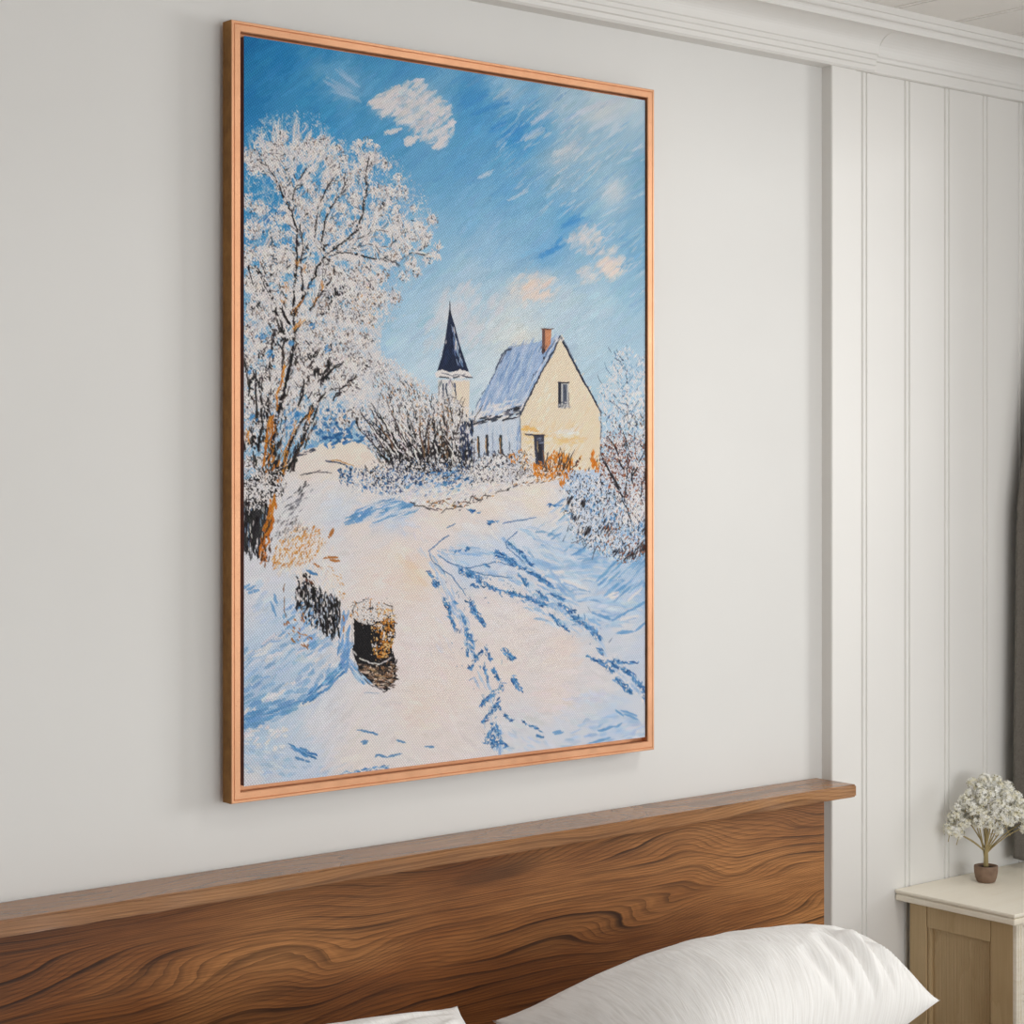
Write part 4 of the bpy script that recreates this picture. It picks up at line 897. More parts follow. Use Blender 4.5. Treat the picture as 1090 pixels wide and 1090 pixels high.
    for (x, y, r, n) in ((286, 376, 5, 9), (310, 366, 4, 5), (346, 372, 4, 6), (332, 347, 4, 5), (278, 360, 5, 7), (266, 396, 3, 4), (298, 226, 5, 6), (283, 236, 7, 8), (360, 228, 8, 7), (350, 258, 5, 4), (330, 303, 5, 5), (270, 445, 6, 8), (316, 440, 8, 14), (310, 452, 6, 8)):
        for k in range(n):
            q = rng.normal(0, .5, 2)*r; st(x+q[0]-1.5, y+q[1]+1.5, x+q[0]+1.5, y+q[1]-1.5, rng.uniform(.8, 1.7), jc(ch([(78, 140, 190), (56, 120, 176), (96, 150, 196)]), 7), .85, .25)
    for pts, w in (([(303, 388), (299, 410)], 3.2), ([(298, 412), (294, 425), (296, 436)], 2.6), ([(289, 442), (285, 462), (282, 478), (283, 492)], 4.0), ([(292, 450), (289, 470), (292, 484)], 2.8), ([(331, 436), (328, 448)], 1.9), ([(316, 450), (304, 476), (300, 492)], 1.5), ([(308, 478), (303, 496), (300, 506)], 2.0),
                   ([(345, 300), (341, 307)], 1.7), ([(323, 318), (314, 332)], 1.3), ([(320, 342), (314, 350)], 1.5), ([(303, 300), (304, 308)], 1.2), ([(263, 455), (264, 470)], 2), ([(315, 275), (315, 283)], 1.1), ([(324, 282), (324, 290)], 1.1), ([(300, 318), (303, 322)], .8), ([(337, 318), (333, 322)], 1.2)):
        for q in range(4): line([(a+rng.normal(0, 1.6), b+rng.normal(0, 1.4)) for a, b in pts], w*.36, w*.26, ch([OCH, (214, 140, 52), (176, 104, 34)]), .9, .8, .42, .22, 10)
    for (x, y) in ((288, 470), (302, 480), (296, 455), (310, 470), (282, 488), (322, 465), (300, 500)): sponge(x, y, 5, 8, [INK, FROST, INK, OCH], .3, 3, .9)
    dabs([(370, 320), (400, 300), (405, 330), (400, 350), (380, 345)], 26, [TAN, (214, 170, 120), (206, 150, 90)], (1, 3), (.6, 1.3), (0, 180), .7)
    # trunk base: black ribs and orange root
    poly([(258, 538), (268, 532), (286, 536), (287, 560), (280, 584), (268, 580), (258, 588)], INK, .88, 1, 1.2, .5)
    dabs([(258, 536), (272, 530), (288, 534), (290, 560), (282, 590), (262, 592)], 110, [INK, (34, 32, 34), INK, (60, 58, 60)], (6, 14), (.9, 2.0), (78, 102), .95, .3)
    dabs([(258, 540), (288, 536), (284, 580), (262, 585)], 36, [(190, 188, 190), FROST, (120, 140, 165)], (4, 10), (.5, 1.0), (80, 100), .85, .3)
    dabs([(262, 508), (300, 500), (305, 522), (296, 534), (262, 534)], 60, [INK, (50, 48, 50)], (2, 6), (.6, 1.6), (40, 120), .9, .3)
    dabs([(280, 484), (306, 490), (300, 512), (284, 512), (278, 498)], 46, [INK, (40, 36, 34), OCH, (40, 36, 34), (180, 108, 36)], (4, 10), (.8, 1.9), (55, 100), .9, .3)
    sponge_poly([(258, 505), (306, 500), (310, 524), (294, 540), (258, 540)], W, .5, 0); sponge_poly([(258, 500), (300, 498), (300, 530), (258, 534)], [INK], .22, 0)
    [line([(290+q, 533), (287+q, 552), (282+q, 568), (280+q, 582), (279+q, 597)], 1.7, 1.5, ch([(190, 108, 30), (172, 96, 26), (206, 126, 40)]), .93, 1.3, .35, .12) for q in (-2, 0, 2, 3.5)]; line([(292, 525), (290, 545), (284, 562)], 1.6, 1.8, OCH, .9, .8, .25)
    line([(285, 555), (281, 575), (278, 600)], 1.2, 1.2, (60, 36, 20), .8, 1.2, .2, .3)
    dabs([(276, 575), (290, 570), (288, 600), (276, 606)], 20, [(60, 36, 24), (120, 70, 34), FROST], (3, 8), (.6, 1.3), (70, 110), .85)
    dabs([(288, 560), (300, 548), (318, 530), (322, 545), (296, 575)], 30, [(60, 60, 66), (110, 110, 116)], (4, 9), (.4, .9), (35, 55), .75, .35)
    dabs([(300, 535), (330, 510), (335, 520), (310, 550)], 22, [(120, 120, 126), (170, 172, 180), (70, 70, 76)], (4, 9), (.5, 1.1), (30, 55), .65, .4)
    dabs([(315, 522), (326, 512), (322, 528)], 10, [(54, 50, 52)], (3, 7), (.6, 1.1), (45, 65), .8)
    # little twigs lying on the snow
    line([(320, 506), (334, 503), (352, 503)], .8, .6, (90, 86, 90), .8, .4, .15); line([(326, 505), (340, 501)], .6, .5, (50, 48, 54), .8, .3, .15)
    line([(346, 491), (356, 492), (366, 494)], 1.2, .8, (60, 70, 90), .85, .4, .15); line([(352, 490), (364, 491), (376, 496)], .9, .5, (186, 130, 70), .8, .3, .15)
    dabs([(318, 484), (336, 476), (334, 481), (322, 487)], 14, [(50, 56, 70)], (3, 6), (.5, 1), (10, 35), .8)

def grasses():
    O = [OCH, (206, 142, 66), (178, 108, 40), (214, 160, 92)]
    dabs([(288, 590), (300, 572), (318, 560), (340, 562), (346, 578), (330, 598), (306, 606), (292, 606)], 210, O, (2, 7), (.6, 1.7), (45, 80), .85, .34)
    dabs([(288, 560), (300, 548), (322, 552), (326, 566), (300, 574)], 30, [GREY, (110, 100, 96), FROST], (2, 6), (.5, 1), (30, 70), .7)
    dabs([(290, 590), (320, 565), (345, 575), (325, 600)], 70, [FROST, WARM], (2, 6), (.6, 1.5), (40, 80), .85)
    sponge_poly([(288, 592), (300, 562), (325, 556), (352, 570), (345, 598), (310, 610)], [FROST, WARM], .34, 0, .9); dabs([(286, 600), (296, 566), (316, 552), (346, 562), (362, 596), (340, 612), (300, 614)], 130, [FROST, WARM, (214, 206, 200)], (3, 8), (.6, 1.5), (45, 85), .85, .36); dabs([(292, 596), (305, 572), (335, 566), (332, 596), (306, 604)], 60, O, (2, 6), (.5, 1.2), (45, 85), .85, .3); dabs([(300, 552), (322, 548), (330, 566), (302, 580)], 30, [(70, 62, 60), (130, 120, 116)], (2, 5), (.4, .8), (40, 80), .75)
    for a_ in [(355, 562, 349, 572), (356, 564, 350, 573), (344, 594, 360, 593), (350, 596, 362, 597), (334, 600, 344, 606)]: st(*a_, 1.7, (170, 104, 46), .9, .3)
    dabs([(345, 598), (362, 610), (370, 630), (366, 640), (352, 620)], 22, [(206, 160, 104), OCH], (2, 4), (.4, 1), (-70, -20), .75)
    # frosty black rib mound
    dabs([(300, 612), (320, 600), (350, 606), (364, 630), (350, 640), (318, 625)], 90, [FROST, WARM, COOL], (3, 8), (.8, 2), (40, 120), .85)
    poly([(318, 622), (328, 616), (340, 630), (352, 636), (361, 640), (360, 668), (352, 676), (342, 664), (328, 656), (318, 642)], INK, .85, 1, 1.4, .5)
    dabs([(316, 618), (328, 614), (340, 630), (352, 634), (362, 636), (362, 672), (354, 680), (340, 668), (322, 658), (314, 645)], 170, [INK, (18, 18, 20), (30, 28, 30)], (6, 14), (.9, 2.0), (82, 104), .96, .28)
    dabs([(314, 618), (362, 636), (360, 674), (316, 655)], 52, [FROST, (205, 210, 218), (150, 170, 195)], (4, 9), (.4, .9), (80, 102), .85, .3)
    sponge_poly([(312, 612), (360, 628), (364, 672), (350, 684), (318, 660)], [FROST, (190, 196, 206)], .24, 3, .9); sponge_poly([(300, 604), (355, 606), (366, 634), (318, 622)], [FROST, WARM], .6, 1, .9)
    dabs([(320, 640), (332, 650), (338, 662), (326, 664), (316, 656)], 30, [(150, 182, 214), FROST, BLUE], (3, 7), (.7, 1.5), (20, 100), .85)
    dabs([(316, 650), (322, 652), (336, 684), (330, 692), (312, 684), (302, 664)], 24, [(176, 108, 48), (150, 90, 44)], (2, 5), (.6, 1.4), (-80, -20), .85)
    line([(302, 620), (302, 640), (304, 656)], .8, .6, (130, 96, 66), .8, .6, .2, .2); line([(364, 634), (365, 655), (366, 672)], 1.4, 1.0, (176, 110, 44), .9, .6, .2, .15)
    dabs([(318, 688), (330, 678), (334, 690), (326, 692)], 8, [(150, 92, 50)], (2, 4), (.8, 1.4), (-60, 0), .85)
    for a_ in [(330, 609, 338, 612), (326, 607, 334, 610)]: st(*a_, 1.8, MID, .85, .3)
    dabs([(322, 610), (330, 608), (334, 622), (326, 624)], 10, [(96, 56, 34), INK], (3, 7), (.8, 1.4), (-70, -40), .9)
    # snow-capped stump
    poly([(376, 654), (384, 658), (396, 664), (419, 658), (421, 672), (417, 690), (421, 702), (422, 722), (411, 735), (398, 729), (383, 715), (375, 694), (377, 676)], INK, 1, 1, .8, .6)
    poly([(373, 656), (374, 648), (380, 642), (390, 639), (405, 641), (415, 645), (419, 655), (417, 662), (404, 662), (392, 666), (381, 661)], (218, 210, 205), .95, 1, .8, .8)
    sponge_poly([(373, 656), (376, 645), (390, 639), (416, 645), (420, 660), (400, 666), (384, 664)], [INK, GREY, OCH, (120, 112, 110)], .26, 0, .92)
    line([(374, 656), (374, 648), (380, 642), (391, 639), (406, 641), (416, 646), (420, 656)], .6, .6, (70, 66, 66), .85, .9, .3, .3)
    dabs([(400, 646), (419, 648), (420, 662), (404, 662)], 34, [OCH, (206, 150, 84), (226, 190, 140)], (1, 4), (.5, 1.2), (0, 60), .9)
    dabs([(398, 664), (408, 660), (420, 658), (420, 676), (415, 698), (402, 700), (396, 692), (406, 680)], 150, [OCH, (206, 142, 66), (224, 176, 110), (170, 100, 36)], (1.5, 5), (.6, 1.4), (10, 80), .9, .3)
    sponge_poly([(394, 662), (421, 658), (418, 700), (396, 698)], [(224, 186, 130), OCH, INK, FROST], .34, 0, .92)
    dabs([(381, 706), (400, 712), (422, 704), (421, 722), (410, 733), (397, 727), (386, 716)], 130, [(186, 160, 138), (206, 186, 168), (120, 96, 78), (170, 128, 90), (90, 70, 58)], (3, 8), (.5, 1.3), (-14, 10), .88, .3)
    sponge_poly([(384, 706), (421, 706), (420, 724), (400, 728)], [(226, 206, 186), (150, 110, 76), INK], .25, 0, .9)
    poly([(421, 676), (425, 680), (426, 694), (420, 700), (417, 690)], (224, 211, 206), 1, 1, .4, .2)
    line([(376, 692), (386, 702), (400, 707), (420, 700)], 1.0, .9, FROST, .85, .7, .2, .2)
    line([(377, 708), (384, 718), (394, 728), (406, 734)], .9, .8, (90, 86, 90), .85, .6, .15, .1)
    dabs([(408, 722), (422, 712), (422, 730), (410, 736)], 16, [(70, 52, 44), INK], (3, 6), (.5, 1), (-10, 20), .85)
    dabs([(414, 704), (423, 700), (422, 712)], 5, [INK], (3, 5), (.6, 1), (60, 100), .9)
    line([(388, 738), (402, 738)], .6, .6, (140, 156, 180), .7, .4, .1)
    line([(376, 660), (375, 690), (378, 708)], .6, .6, GREY, .7, .5, .2, .25)

def bushes():
    W = [FROST, (210, 204, 202), (230, 222, 216), (196, 196, 202)]
    K = [INK, (44, 38, 38), (70, 60, 58), (30, 34, 48)]
    # middle thicket
    th = [(372, 430), (380, 405), (398, 385), (420, 385), (440, 400), (462, 420), (480, 425), (496, 436), (500, 470), (500, 500), (470, 508), (430, 505), (402, 488), (388, 470), (372, 450)]
    dabs(th, 420, [(200, 198, 200), (188, 194, 204), (212, 206, 202)], (3, 8), (.8, 2), (60, 130), .7, .32)
    dabs([(376, 445), (400, 450), (412, 470), (404, 486), (388, 470)], 50, [BLUE, (132, 166, 202), PALE, MID], (4, 9), (.8, 1.8), (-70, -40), .75)
    for k in range(90):   # fanned stems
        b = rng.uniform(0, 1); bx = 405+b*75; by = 486+rng.uniform(-6, 8)
        t = math.radians(rng.uniform(100, 135) if bx < 440 else rng.uniform(60, 118)); l = rng.uniform(25, 75)
        line([(bx, by), (bx+.5*l*math.cos(t)+rng.normal(0, 2), by-.5*l*math.sin(t)), (bx+l*math.cos(t), by-l*math.sin(t))], 1.1, .5, ch(K+[(120, 110, 106)]), .8, .7, .25, .35, 8)
    for a_ in ([(398, 478), (390, 462), (378, 448)], [(402, 480), (390, 456), (385, 432)], [(410, 484), (398, 462), (388, 440)], [(408, 486), (402, 474), (396, 468)], [(420, 486), (408, 460), (398, 430)], [(430, 488), (420, 462), (404, 425)], [(440, 488), (436, 460), (424, 430)], [(452, 490), (448, 465), (440, 440)], [(470, 490), (474, 460), (480, 440)]): line(a_, 1.6, .7, (40, 46, 64), .9, .4, .2, .1)
    dabs(th, 900, W, (2, 5), (.6, 1.5), (50, 140), .92, .28, 8)
    sponge_poly(th, W, .55, 0, .9); sponge_poly([(360, 370), (400, 360), (412, 385), (440, 405), (420, 440), (380, 440), (352, 420)], [(214, 208, 206), (200, 202, 208)], .5, 1, .75)
    sponge_poly([(404, 462), (450, 448), (500, 452), (506, 500), (470, 508), (425, 505), (402, 488)], [INK, (40, 34, 34), (64, 56, 54)], .36, 3, .9, .5); sponge_poly([(400, 400), (440, 405), (496, 440), (480, 470), (410, 465)], [(110, 104, 104), (150, 140, 134), INK], .16, 3, .85, .5)
    dabs([(400, 392), (430, 400), (462, 430), (440, 460), (410, 440), (395, 410)], 120, K, (1.5, 5), (.4, .9), (-75, -45), .85, .2)
    dabs([(466, 415), (492, 425), (496, 470), (470, 460)], 120, [(110, 108, 108), (70, 68, 70), (150, 148, 146)], (2, 4), (.4, .9), (0, 180), .8, .2)
    def dens(x, y): return min(1, max(.12, (y-425)/60.0))
    dabs([(395, 440), (500, 430), (508, 500), (480, 512), (425, 505), (405, 488)], 480, K, (2, 6.5), (.5, 1.2), (75, 135), .9, .22, 8, dens)
    dabs([(410, 474), (440, 470), (470, 478), (498, 476), (502, 498), (470, 508), (430, 500)], 210, [INK, (20, 20, 22)], (2, 5), (.6, 1.6), (20, 140), .93, .22)
    dabs([(400, 440), (500, 440), (505, 500), (430, 500)], 300, W, (2, 6), (.5, 1.1), (20, 140), .93, .2)
    sponge_poly([(400, 420), (500, 430), (505, 500), (420, 500)], W, .34, 0, .95); sponge_poly([(408, 474), (500, 470), (502, 500), (430, 504)], [INK, (30, 26, 26)], .3, 1, .95)
    dabs([(395, 400), (440, 400), (470, 440), (480, 480), (430, 470)], 60, [TAN, (196, 140, 96), (206, 160, 110)], (1.2, 3.5), (.6, 1.4), (40, 140), .8)
    dabs([(462, 425), (482, 425), (482, 500), (466, 480)], 30, [(150, 96, 50), (176, 120, 70)], (1.2, 3.5), (.6, 1.3), (60, 140), .8)
    for k in range(64):
        bx = rng.uniform(412, 488); by = rng.uniform(478, 494)
        t = math.radians(rng.uniform(105, 132) if bx < 450 else rng.uniform(72, 118)); l = rng.uniform(22, 70)
        line([(bx, by), (bx+.5*l*math.cos(t)+rng.normal(0, 2), by-.5*l*math.sin(t)), (bx+l*math.cos(t), by-l*math.sin(t))], 1.3, .5, ch([INK, INK, (60, 50, 48), (110, 80, 56), FROST]), .9, .7, .25, .3, 8)
    # hedge shadow beside the long wall
    dabs([(490, 450), (503, 448), (506, 490), (500, 498), (488, 480)], 80, [NAVY, INK, (40, 52, 80), (58, 70, 98)], (4, 9), (.8, 1.9), (80, 100), .92)
    dabs([(486, 450), (500, 455), (498, 480), (484, 470)], 26, W, (1.5, 4), (.5, 1), (60, 120), .85)
    # low blue-white scrub band
    dabs([(358, 498), (372, 496), (388, 500), (430, 502), (440, 520), (410, 528), (380, 522), (362, 514)], 130, [MID, DEEP, BLUE, (40, 60, 96)], (2, 5), (.7, 1.7), (20, 140), .85)
    dabs([(364, 500), (440, 494), (520, 500), (520, 518), (470, 530), (420, 530), (375, 520)], 380, W+[PALE], (2, 5), (.6, 1.5), (10, 120), .85)
    dabs([(380, 500), (440, 490), (510, 495), (510, 512), (440, 520), (395, 518)], 260, K+[DEEP, MID], (1.5, 5), (.4, 1.1), (20, 150), .85, .22)
    sponge_poly([(362, 500), (440, 494), (520, 500), (540, 508), (490, 528), (420, 528), (375, 520)], W, .42, 0, .95); sponge_poly([(380, 498), (510, 494), (510, 514), (400, 520)], [INK, DEEP, (60, 70, 100)], .22, 0, .9)
    dabs([(430, 505), (500, 500), (505, 520), (460, 530), (435, 522)], 90, [BLUE, MID, PALE, DEEP], (3, 7), (.8, 2), (0, 50), .8)
    dabs([(360, 500), (374, 498), (376, 516), (362, 514)], 40, [DEEP, NAVY, MID], (1.5, 4), (.5, 1.2), (20, 140), .9)
    dabs([(420, 530), (440, 518), (500, 520), (545, 508), (580, 505), (570, 514), (520, 524), (490, 540), (450, 538)], 220, W+[WARM], (3, 7), (.7, 1.9), (0, 40), .85)
    line([(436, 535), (452, 540), (470, 543), (486, 541), (500, 532), (520, 528), (540, 520), (556, 516)], .8, .7, (60, 54, 54), .85, 1.5, .2, .3)
    line([(452, 538), (470, 534), (484, 532), (500, 534)], .7, .6, (120, 84, 54), .8, 1.5, .2, .35)
    dabs([(448, 534), (500, 528), (560, 512), (575, 515), (540, 522), (490, 544), (456, 543)], 70, K+[(150, 90, 50), OCH], (1.5, 4), (.4, .9), (0, 50), .85)
    # shrubs in front of the long wall
    dabs([(500, 492), (520, 486), (545, 484), (566, 488), (572, 505), (550, 515), (520, 514), (502, 508)], 240, W, (2, 6), (.6, 1.5), (30, 140), .9)
    dabs([(500, 490), (520, 480), (560, 480), (568, 500), (545, 514), (505, 510)], 150, K+[(60, 70, 100)], (1.5, 5), (.4, 1.0), (30, 140), .88, .2)
    sponge_poly([(500, 490), (566, 484), (572, 508), (545, 516), (504, 512)], W, .48, 0, .95); sponge_poly([(502, 486), (566, 480), (566, 506), (504, 512)], K, .2, 0, .9)
    dabs([(538, 482), (556, 478), (566, 492), (560, 500), (545, 492)], 30, [ORG, OCH, TAN], (1.5, 5), (.6, 1.4), (30, 140), .88)
    # orange grass by the door
    dabs([(566, 492), (576, 496), (590, 480), (600, 484), (612, 490), (606, 502), (590, 510), (575, 510), (566, 504)], 190, [ORG, (218, 130, 36), (190, 104, 26), (228, 150, 60)], (2, 7), (.6, 1.6), (50, 130), .9, .26)
    sponge_poly([(560, 494), (590, 486), (612, 490), (604, 508), (566, 508)], [ORG, OCH, FROST, (90, 60, 40)], .45, 0, .92)
    for k in range(26):
        bx = rng.uniform(576, 610); t = math.radians(rng.normal(88, 22)); l = rng.uniform(10, 26)
        line([(bx, 500), (bx+l*math.cos(t), 500-l*math.sin(t))], .8, .4, ch(K+[(150, 90, 30)]), .85, .6, .2, .25)
    dabs([(604, 490), (612, 484), (640, 484), (640, 500), (610, 506)], 40, [ORG, OCH, RUST, INK, FROST], (2, 5), (.6, 1.3), (40, 130), .88)
    for (x, y, r, n) in ((631, 482, 2, 6), (632, 494, 3, 16), (636, 500, 2, 8), (598, 514, 2.4, 8), (602, 508, 2, 6), (649, 518, 2, 6), (630, 491, 2.5, 8)):
        for k in range(n):
            q = rng.normal(0, .6, 2)*r; st(x+q[0], y+q[1]-2.5, x+q[0]+rng.normal(0, 1), y+q[1]+2.5, rng.uniform(.8, 1.5), jc(ORG, 9), .92, .15)
    dabs([(556, 505), (600, 506), (592, 512), (560, 516)], 30, [INK, OCH, (90, 60, 40), FROST], (2, 5), (.4, .9), (0, 40), .8)
    # tall frosted tree at the right edge
    RT = [(650, 385), (660, 372), (668, 366), (680, 380), (690, 378), (690, 480), (642, 470), (640, 440), (638, 410), (648, 405)]
    dabs(RT, 260, [(150, 184, 208), (176, 200, 216), (120, 162, 192), (196, 208, 218)], (3, 7), (.8, 2), (40, 140), .7, .3)
    for k in range(46):
        by = rng.uniform(385, 470); bx = 666+rng.normal(0, 5); s_ = ch([-1, 1]); l = rng.uniform(8, 24)
        line([(bx, by), (bx+s_*l*.6, by-l*.5), (bx+s_*l*.85, by-l)], .8, .4, ch([(70, 100, 130), (60, 64, 80), (96, 130, 160)]), .8, .5, .2, .25)
    line([(669, 500), (668, 450), (667, 410), (668, 368)], 1.3, .5, (44, 48, 62), .9, .5, .2, .1); line([(652, 384), (660, 400), (664, 430)], .7, .7, (80, 110, 140), .8, .6, .2, .2)
    line([(686, 470), (684, 440), (688, 410)], 1, .6, (44, 48, 62), .85, .5, .2, .2)
    dabs(RT, 420, [FROST, (206, 212, 218), (226, 224, 222), (150, 186, 212)], (2, 5), (.6, 1.5), (30, 150), .9, .28)
    sponge_poly(RT, [FROST, (206, 212, 218), (176, 200, 216)], .4, 0, .9)
    dabs([(668, 420), (690, 405), (690, 470), (664, 465)], 90, [FROST, (228, 224, 222)], (2, 6), (.8, 1.8), (30, 150), .9)
    dabs([(644, 440), (690, 430), (690, 480), (644, 480)], 110, [INK, (60, 56, 60), (90, 70, 60), (80, 110, 150)], (1.5, 5), (.4, 1), (50, 130), .85, .2)
    # rusty shrub
    RS = [(640, 470), (660, 462), (690, 470), (690, 560), (670, 556), (656, 530), (640, 505)]
    dabs(RS, 200, [(176, 196, 216), FROST, (130, 160, 195)], (3, 6), (.8, 1.8), (30, 150), .85)
    dabs([(640, 475), (665, 470), (672, 500), (655, 515), (640, 500)], 130, [RUST, (84, 38, 26), (130, 70, 44), (60, 34, 30)], (1.5, 5), (.8, 1.7), (30, 150), .92, .22)
    dabs(RS, 190, [RUST, (84, 38, 26), (150, 84, 48), (176, 96, 40)], (1.2, 4.5), (.6, 1.5), (30, 150), .9, .22)
    sponge_poly(RS, [RUST, (84, 38, 26), (150, 84, 48), INK], .3, 0, .92); sponge_poly(RS, [FROST, (200, 200, 206)], .34, 0, .92)
    dabs(RS, 150, [FROST, (214, 210, 210)], (1.2, 4.5), (.6, 1.3), (30, 150), .9, .22)
    for pts in ([(667, 538), (655, 515), (644, 492)], [(664, 535), (668, 505), (666, 470)], [(673, 515), (674, 495), (668, 478), (664, 462)], [(672, 512), (686, 480), (688, 465)], [(660, 520), (648, 500), (638, 482)], [(670, 560), (662, 530), (650, 505)], [(684, 545), (682, 520), (688, 500)], [(640, 505), (640, 525)], [(664, 500), (656, 480), (648, 466)]):
        line(pts, 1.5, .7, (30, 28, 36), .92, .6, .2, .1)
    # snowy blue bank with black twigs
    SB = [(598, 520), (610, 505), (640, 505), (660, 530), (690, 545), (690, 590), (668, 600), (640, 590), (612, 575), (604, 550)]
    dabs(SB, 420, [FROST, PALE, (150, 182, 212), (112, 156, 198), COOL], (2, 7), (.8, 2), (20, 130), .85)
    dabs([(628, 528), (640, 530), (636, 556), (628, 548)], 22, [BLUE, MID], (3, 6), (1, 2), (70, 120), .8)
    dabs([(640, 545), (660, 548), (656, 566), (642, 560)], 26, [BLUE, MID], (3, 6), (1, 2), (70, 120), .8)
    dabs([(674, 560), (690, 556), (688, 575), (676, 574)], 20, [BLUE, MID], (3, 6), (1, 2), (70, 120), .8)
    dabs(SB, 200, [INK, (50, 52, 64), (34, 36, 48)], (1.5, 5.5), (.4, 1.0), (40, 110), .88, .2)
    sponge_poly(SB, [FROST, COOL, (214, 216, 222)], .36, 1, .9); sponge_poly(SB, [INK, (60, 60, 74)], .12, 0, .9)
    for (x, y, r, n) in ((625, 566, 4, 26), (620, 536, 4, 18), (606, 532, 3, 12), (644, 564, 5, 20), (684, 582, 5, 34), (657, 588, 4, 14), (674, 590, 5, 24), (612, 552, 3, 8), (666, 592, 4, 10), (687, 565, 3, 14)):
        for k in range(n):
            q = rng.normal(0, .55, 2)*r; st(x+q[0]-1, y+q[1]+2, x+q[0]+1.4, y+q[1]-2, rng.uniform(.5, 1.1), jc(ch(K), 6), .92, .2)
    dabs([(640, 520), (664, 545), (660, 570), (640, 590), (630, 596), (636, 570)], 36, [RUST, (150, 84, 48), (176, 110, 60)], (1.5, 4.5), (.5, 1.2), (40, 120), .88)
    dabs([(664, 566), (690, 572), (688, 596), (656, 602)], 46, [RUST, (120, 66, 40), (150, 90, 56)], (1.5, 4), (.5, 1.1), (20, 120), .88)
    dabs([(650, 540), (690, 520), (690, 552), (665, 560)], 70, [FROST, (230, 226, 224)], (3, 7), (.9, 2), (30, 150), .9)
    line([(662, 532), (668, 545), (672, 556)], .9, .6, INK, .85, .5, .2, .1)
    for pts in ([(606, 560), (600, 575)], [(628, 572), (622, 582)], [(626, 568), (614, 578), (610, 577)], [(634, 582), (630, 594)]): line(pts, .8, .5, (50, 54, 66), .8, .5, .2, .1)

smooth_noise_cache = 0.6*smooth_noise(PW, PH, 15, 15, 21)+0.4*smooth_noise(PW, PH, 6, 6, 22)
def paint_all():
    global rng
    for i, f in enumerate((sky, ground, blues, tracks, buildings, bushes, frost_tree, grasses)):
        rng = np.random.default_rng(100+i)
        f()
    g = np.random.default_rng(5).normal(0, 2.6, (PH, PW, 1))
    return np.clip(IMG+g, 0, 255), HGT

pillow('pillow', (1.92, -.22, .725), (2.70, -.20, .63), (2.585, -.57, .715), (1.84, -.64, .60), .187, 'puffy creased white pillow at the right end of the headboard', 0)
pillow('pillow', (1.20, -.22, .792), (1.82, -.26, .774), (1.76, -.66, .60), (1.16, -.62, .60), .10, 'white pillow further left on the bed, only its flat top edge showing', 1)

# ------------------------------------------------------------ nightstand
NX0, NX1, NZT = 3.134, 3.60, .728
ns = tag(empty('nightstand', (3.37, -.16, 0)), 'cream limed-wood nightstand with drawer against the beaded boards', 'nightstand')
def np_(o, par=None):
    p = par or ns; o.parent = p; o.matrix_parent_inverse = p.matrix_world.inverted() if par is None else Matrix.Identity(4); return o
bpy.context.view_layer.update()
def top_profile():
    bm = bmesh.new()
    # layered top: thin upper board, groove, thicker lower board with an ogee front
    add_box(bm, NX0, NX1, -.315, -.0225, NZT-.007, NZT, .0025, 3)
    add_box(bm, NX0+.005, NX1-.005, -.309, -.0225, NZT-.010, NZT-.0065)
    add_box(bm, NX0+.001, NX1-.001, -.314, -.0225, NZT-.022, NZT-.0095, .003, 3)
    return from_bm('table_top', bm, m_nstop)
np_(top_profile())
BX0, BX1, BY0, BY1, BZ = 3.163, 3.572, -.290, -.037, NZT-.022
def side(xo, s):
    bm = bmesh.new(); t = .022*s
    x0, x1 = sorted((xo, xo+t)); xi0, xi1 = sorted((xo+.012*s, xo+t))
    add_box(bm, x0, x1, BY1-.042, BY1, .05, BZ, .0015); add_box(bm, x0, x1, BY0, BY0+.052, .0, BZ, .0015)
    xr0, xr1 = sorted((xo+.0012*s, xo+t)); add_box(bm, xr0, xr1, BY0+.0535, BY1-.0435, BZ-.050, BZ, .0014); add_box(bm, xr0, xr1, BY0+.0535, BY1-.0435, .06, .13, .0014)
    add_box(bm, xi0, xi1, BY0+.052, BY1-.042, .13, BZ-.050)
    # bead round the recess
    y0, y1, z0, z1 = BY0+.052, BY1-.042, .13, BZ-.050
    xb0, xb1 = sorted((xo+.004*s, xo+.013*s))
    add_box(bm, xb0, xb1, y1-.0085, y1-.0015, z0, z1, .001)
    add_box(bm, xb0, xb1, y0, y0+.003, z0, z1, .0008)
    # reeded panel
    k = int((y1-y0-.012)/.0062)
    for i in range(k):
        yy = y0+.005+i*.0062; xr0, xr1 = sorted((xo+.0113*s, xo+.0125*s)); add_box(bm, xr0, xr1, yy, yy+.0056, z0, z1, .0004, 1)
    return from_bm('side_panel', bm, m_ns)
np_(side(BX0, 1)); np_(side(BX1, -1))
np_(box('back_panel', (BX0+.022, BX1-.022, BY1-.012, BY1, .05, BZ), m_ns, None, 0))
bm = bmesh.new()
for (a, b) in ((BX0, BX0+.020), (BX1-.020, BX1)): add_box(bm, a, b, BY0-.009, BY0+.001, 0, BZ, .0025)
for (a, b) in ((BX0+.004, BX0+.007), (BX0+.0125, BX0+.0155), (BX1-.0155, BX1-.0125)): add_box(bm, a, b, BY0-.011, BY0-.008, .02, BZ-.006, .001)
for (a, b) in ((BZ-.012, BZ), (BZ-.158, BZ-.146), (.05, .08)): add_box(bm, BX0+.020, BX1-.020, BY0-.005, BY0+.012, a, b, .002)
fo = np_(from_bm('front_frame', bm, m_nstop)); fo['label'] = 'lighter cream moulded front frame'
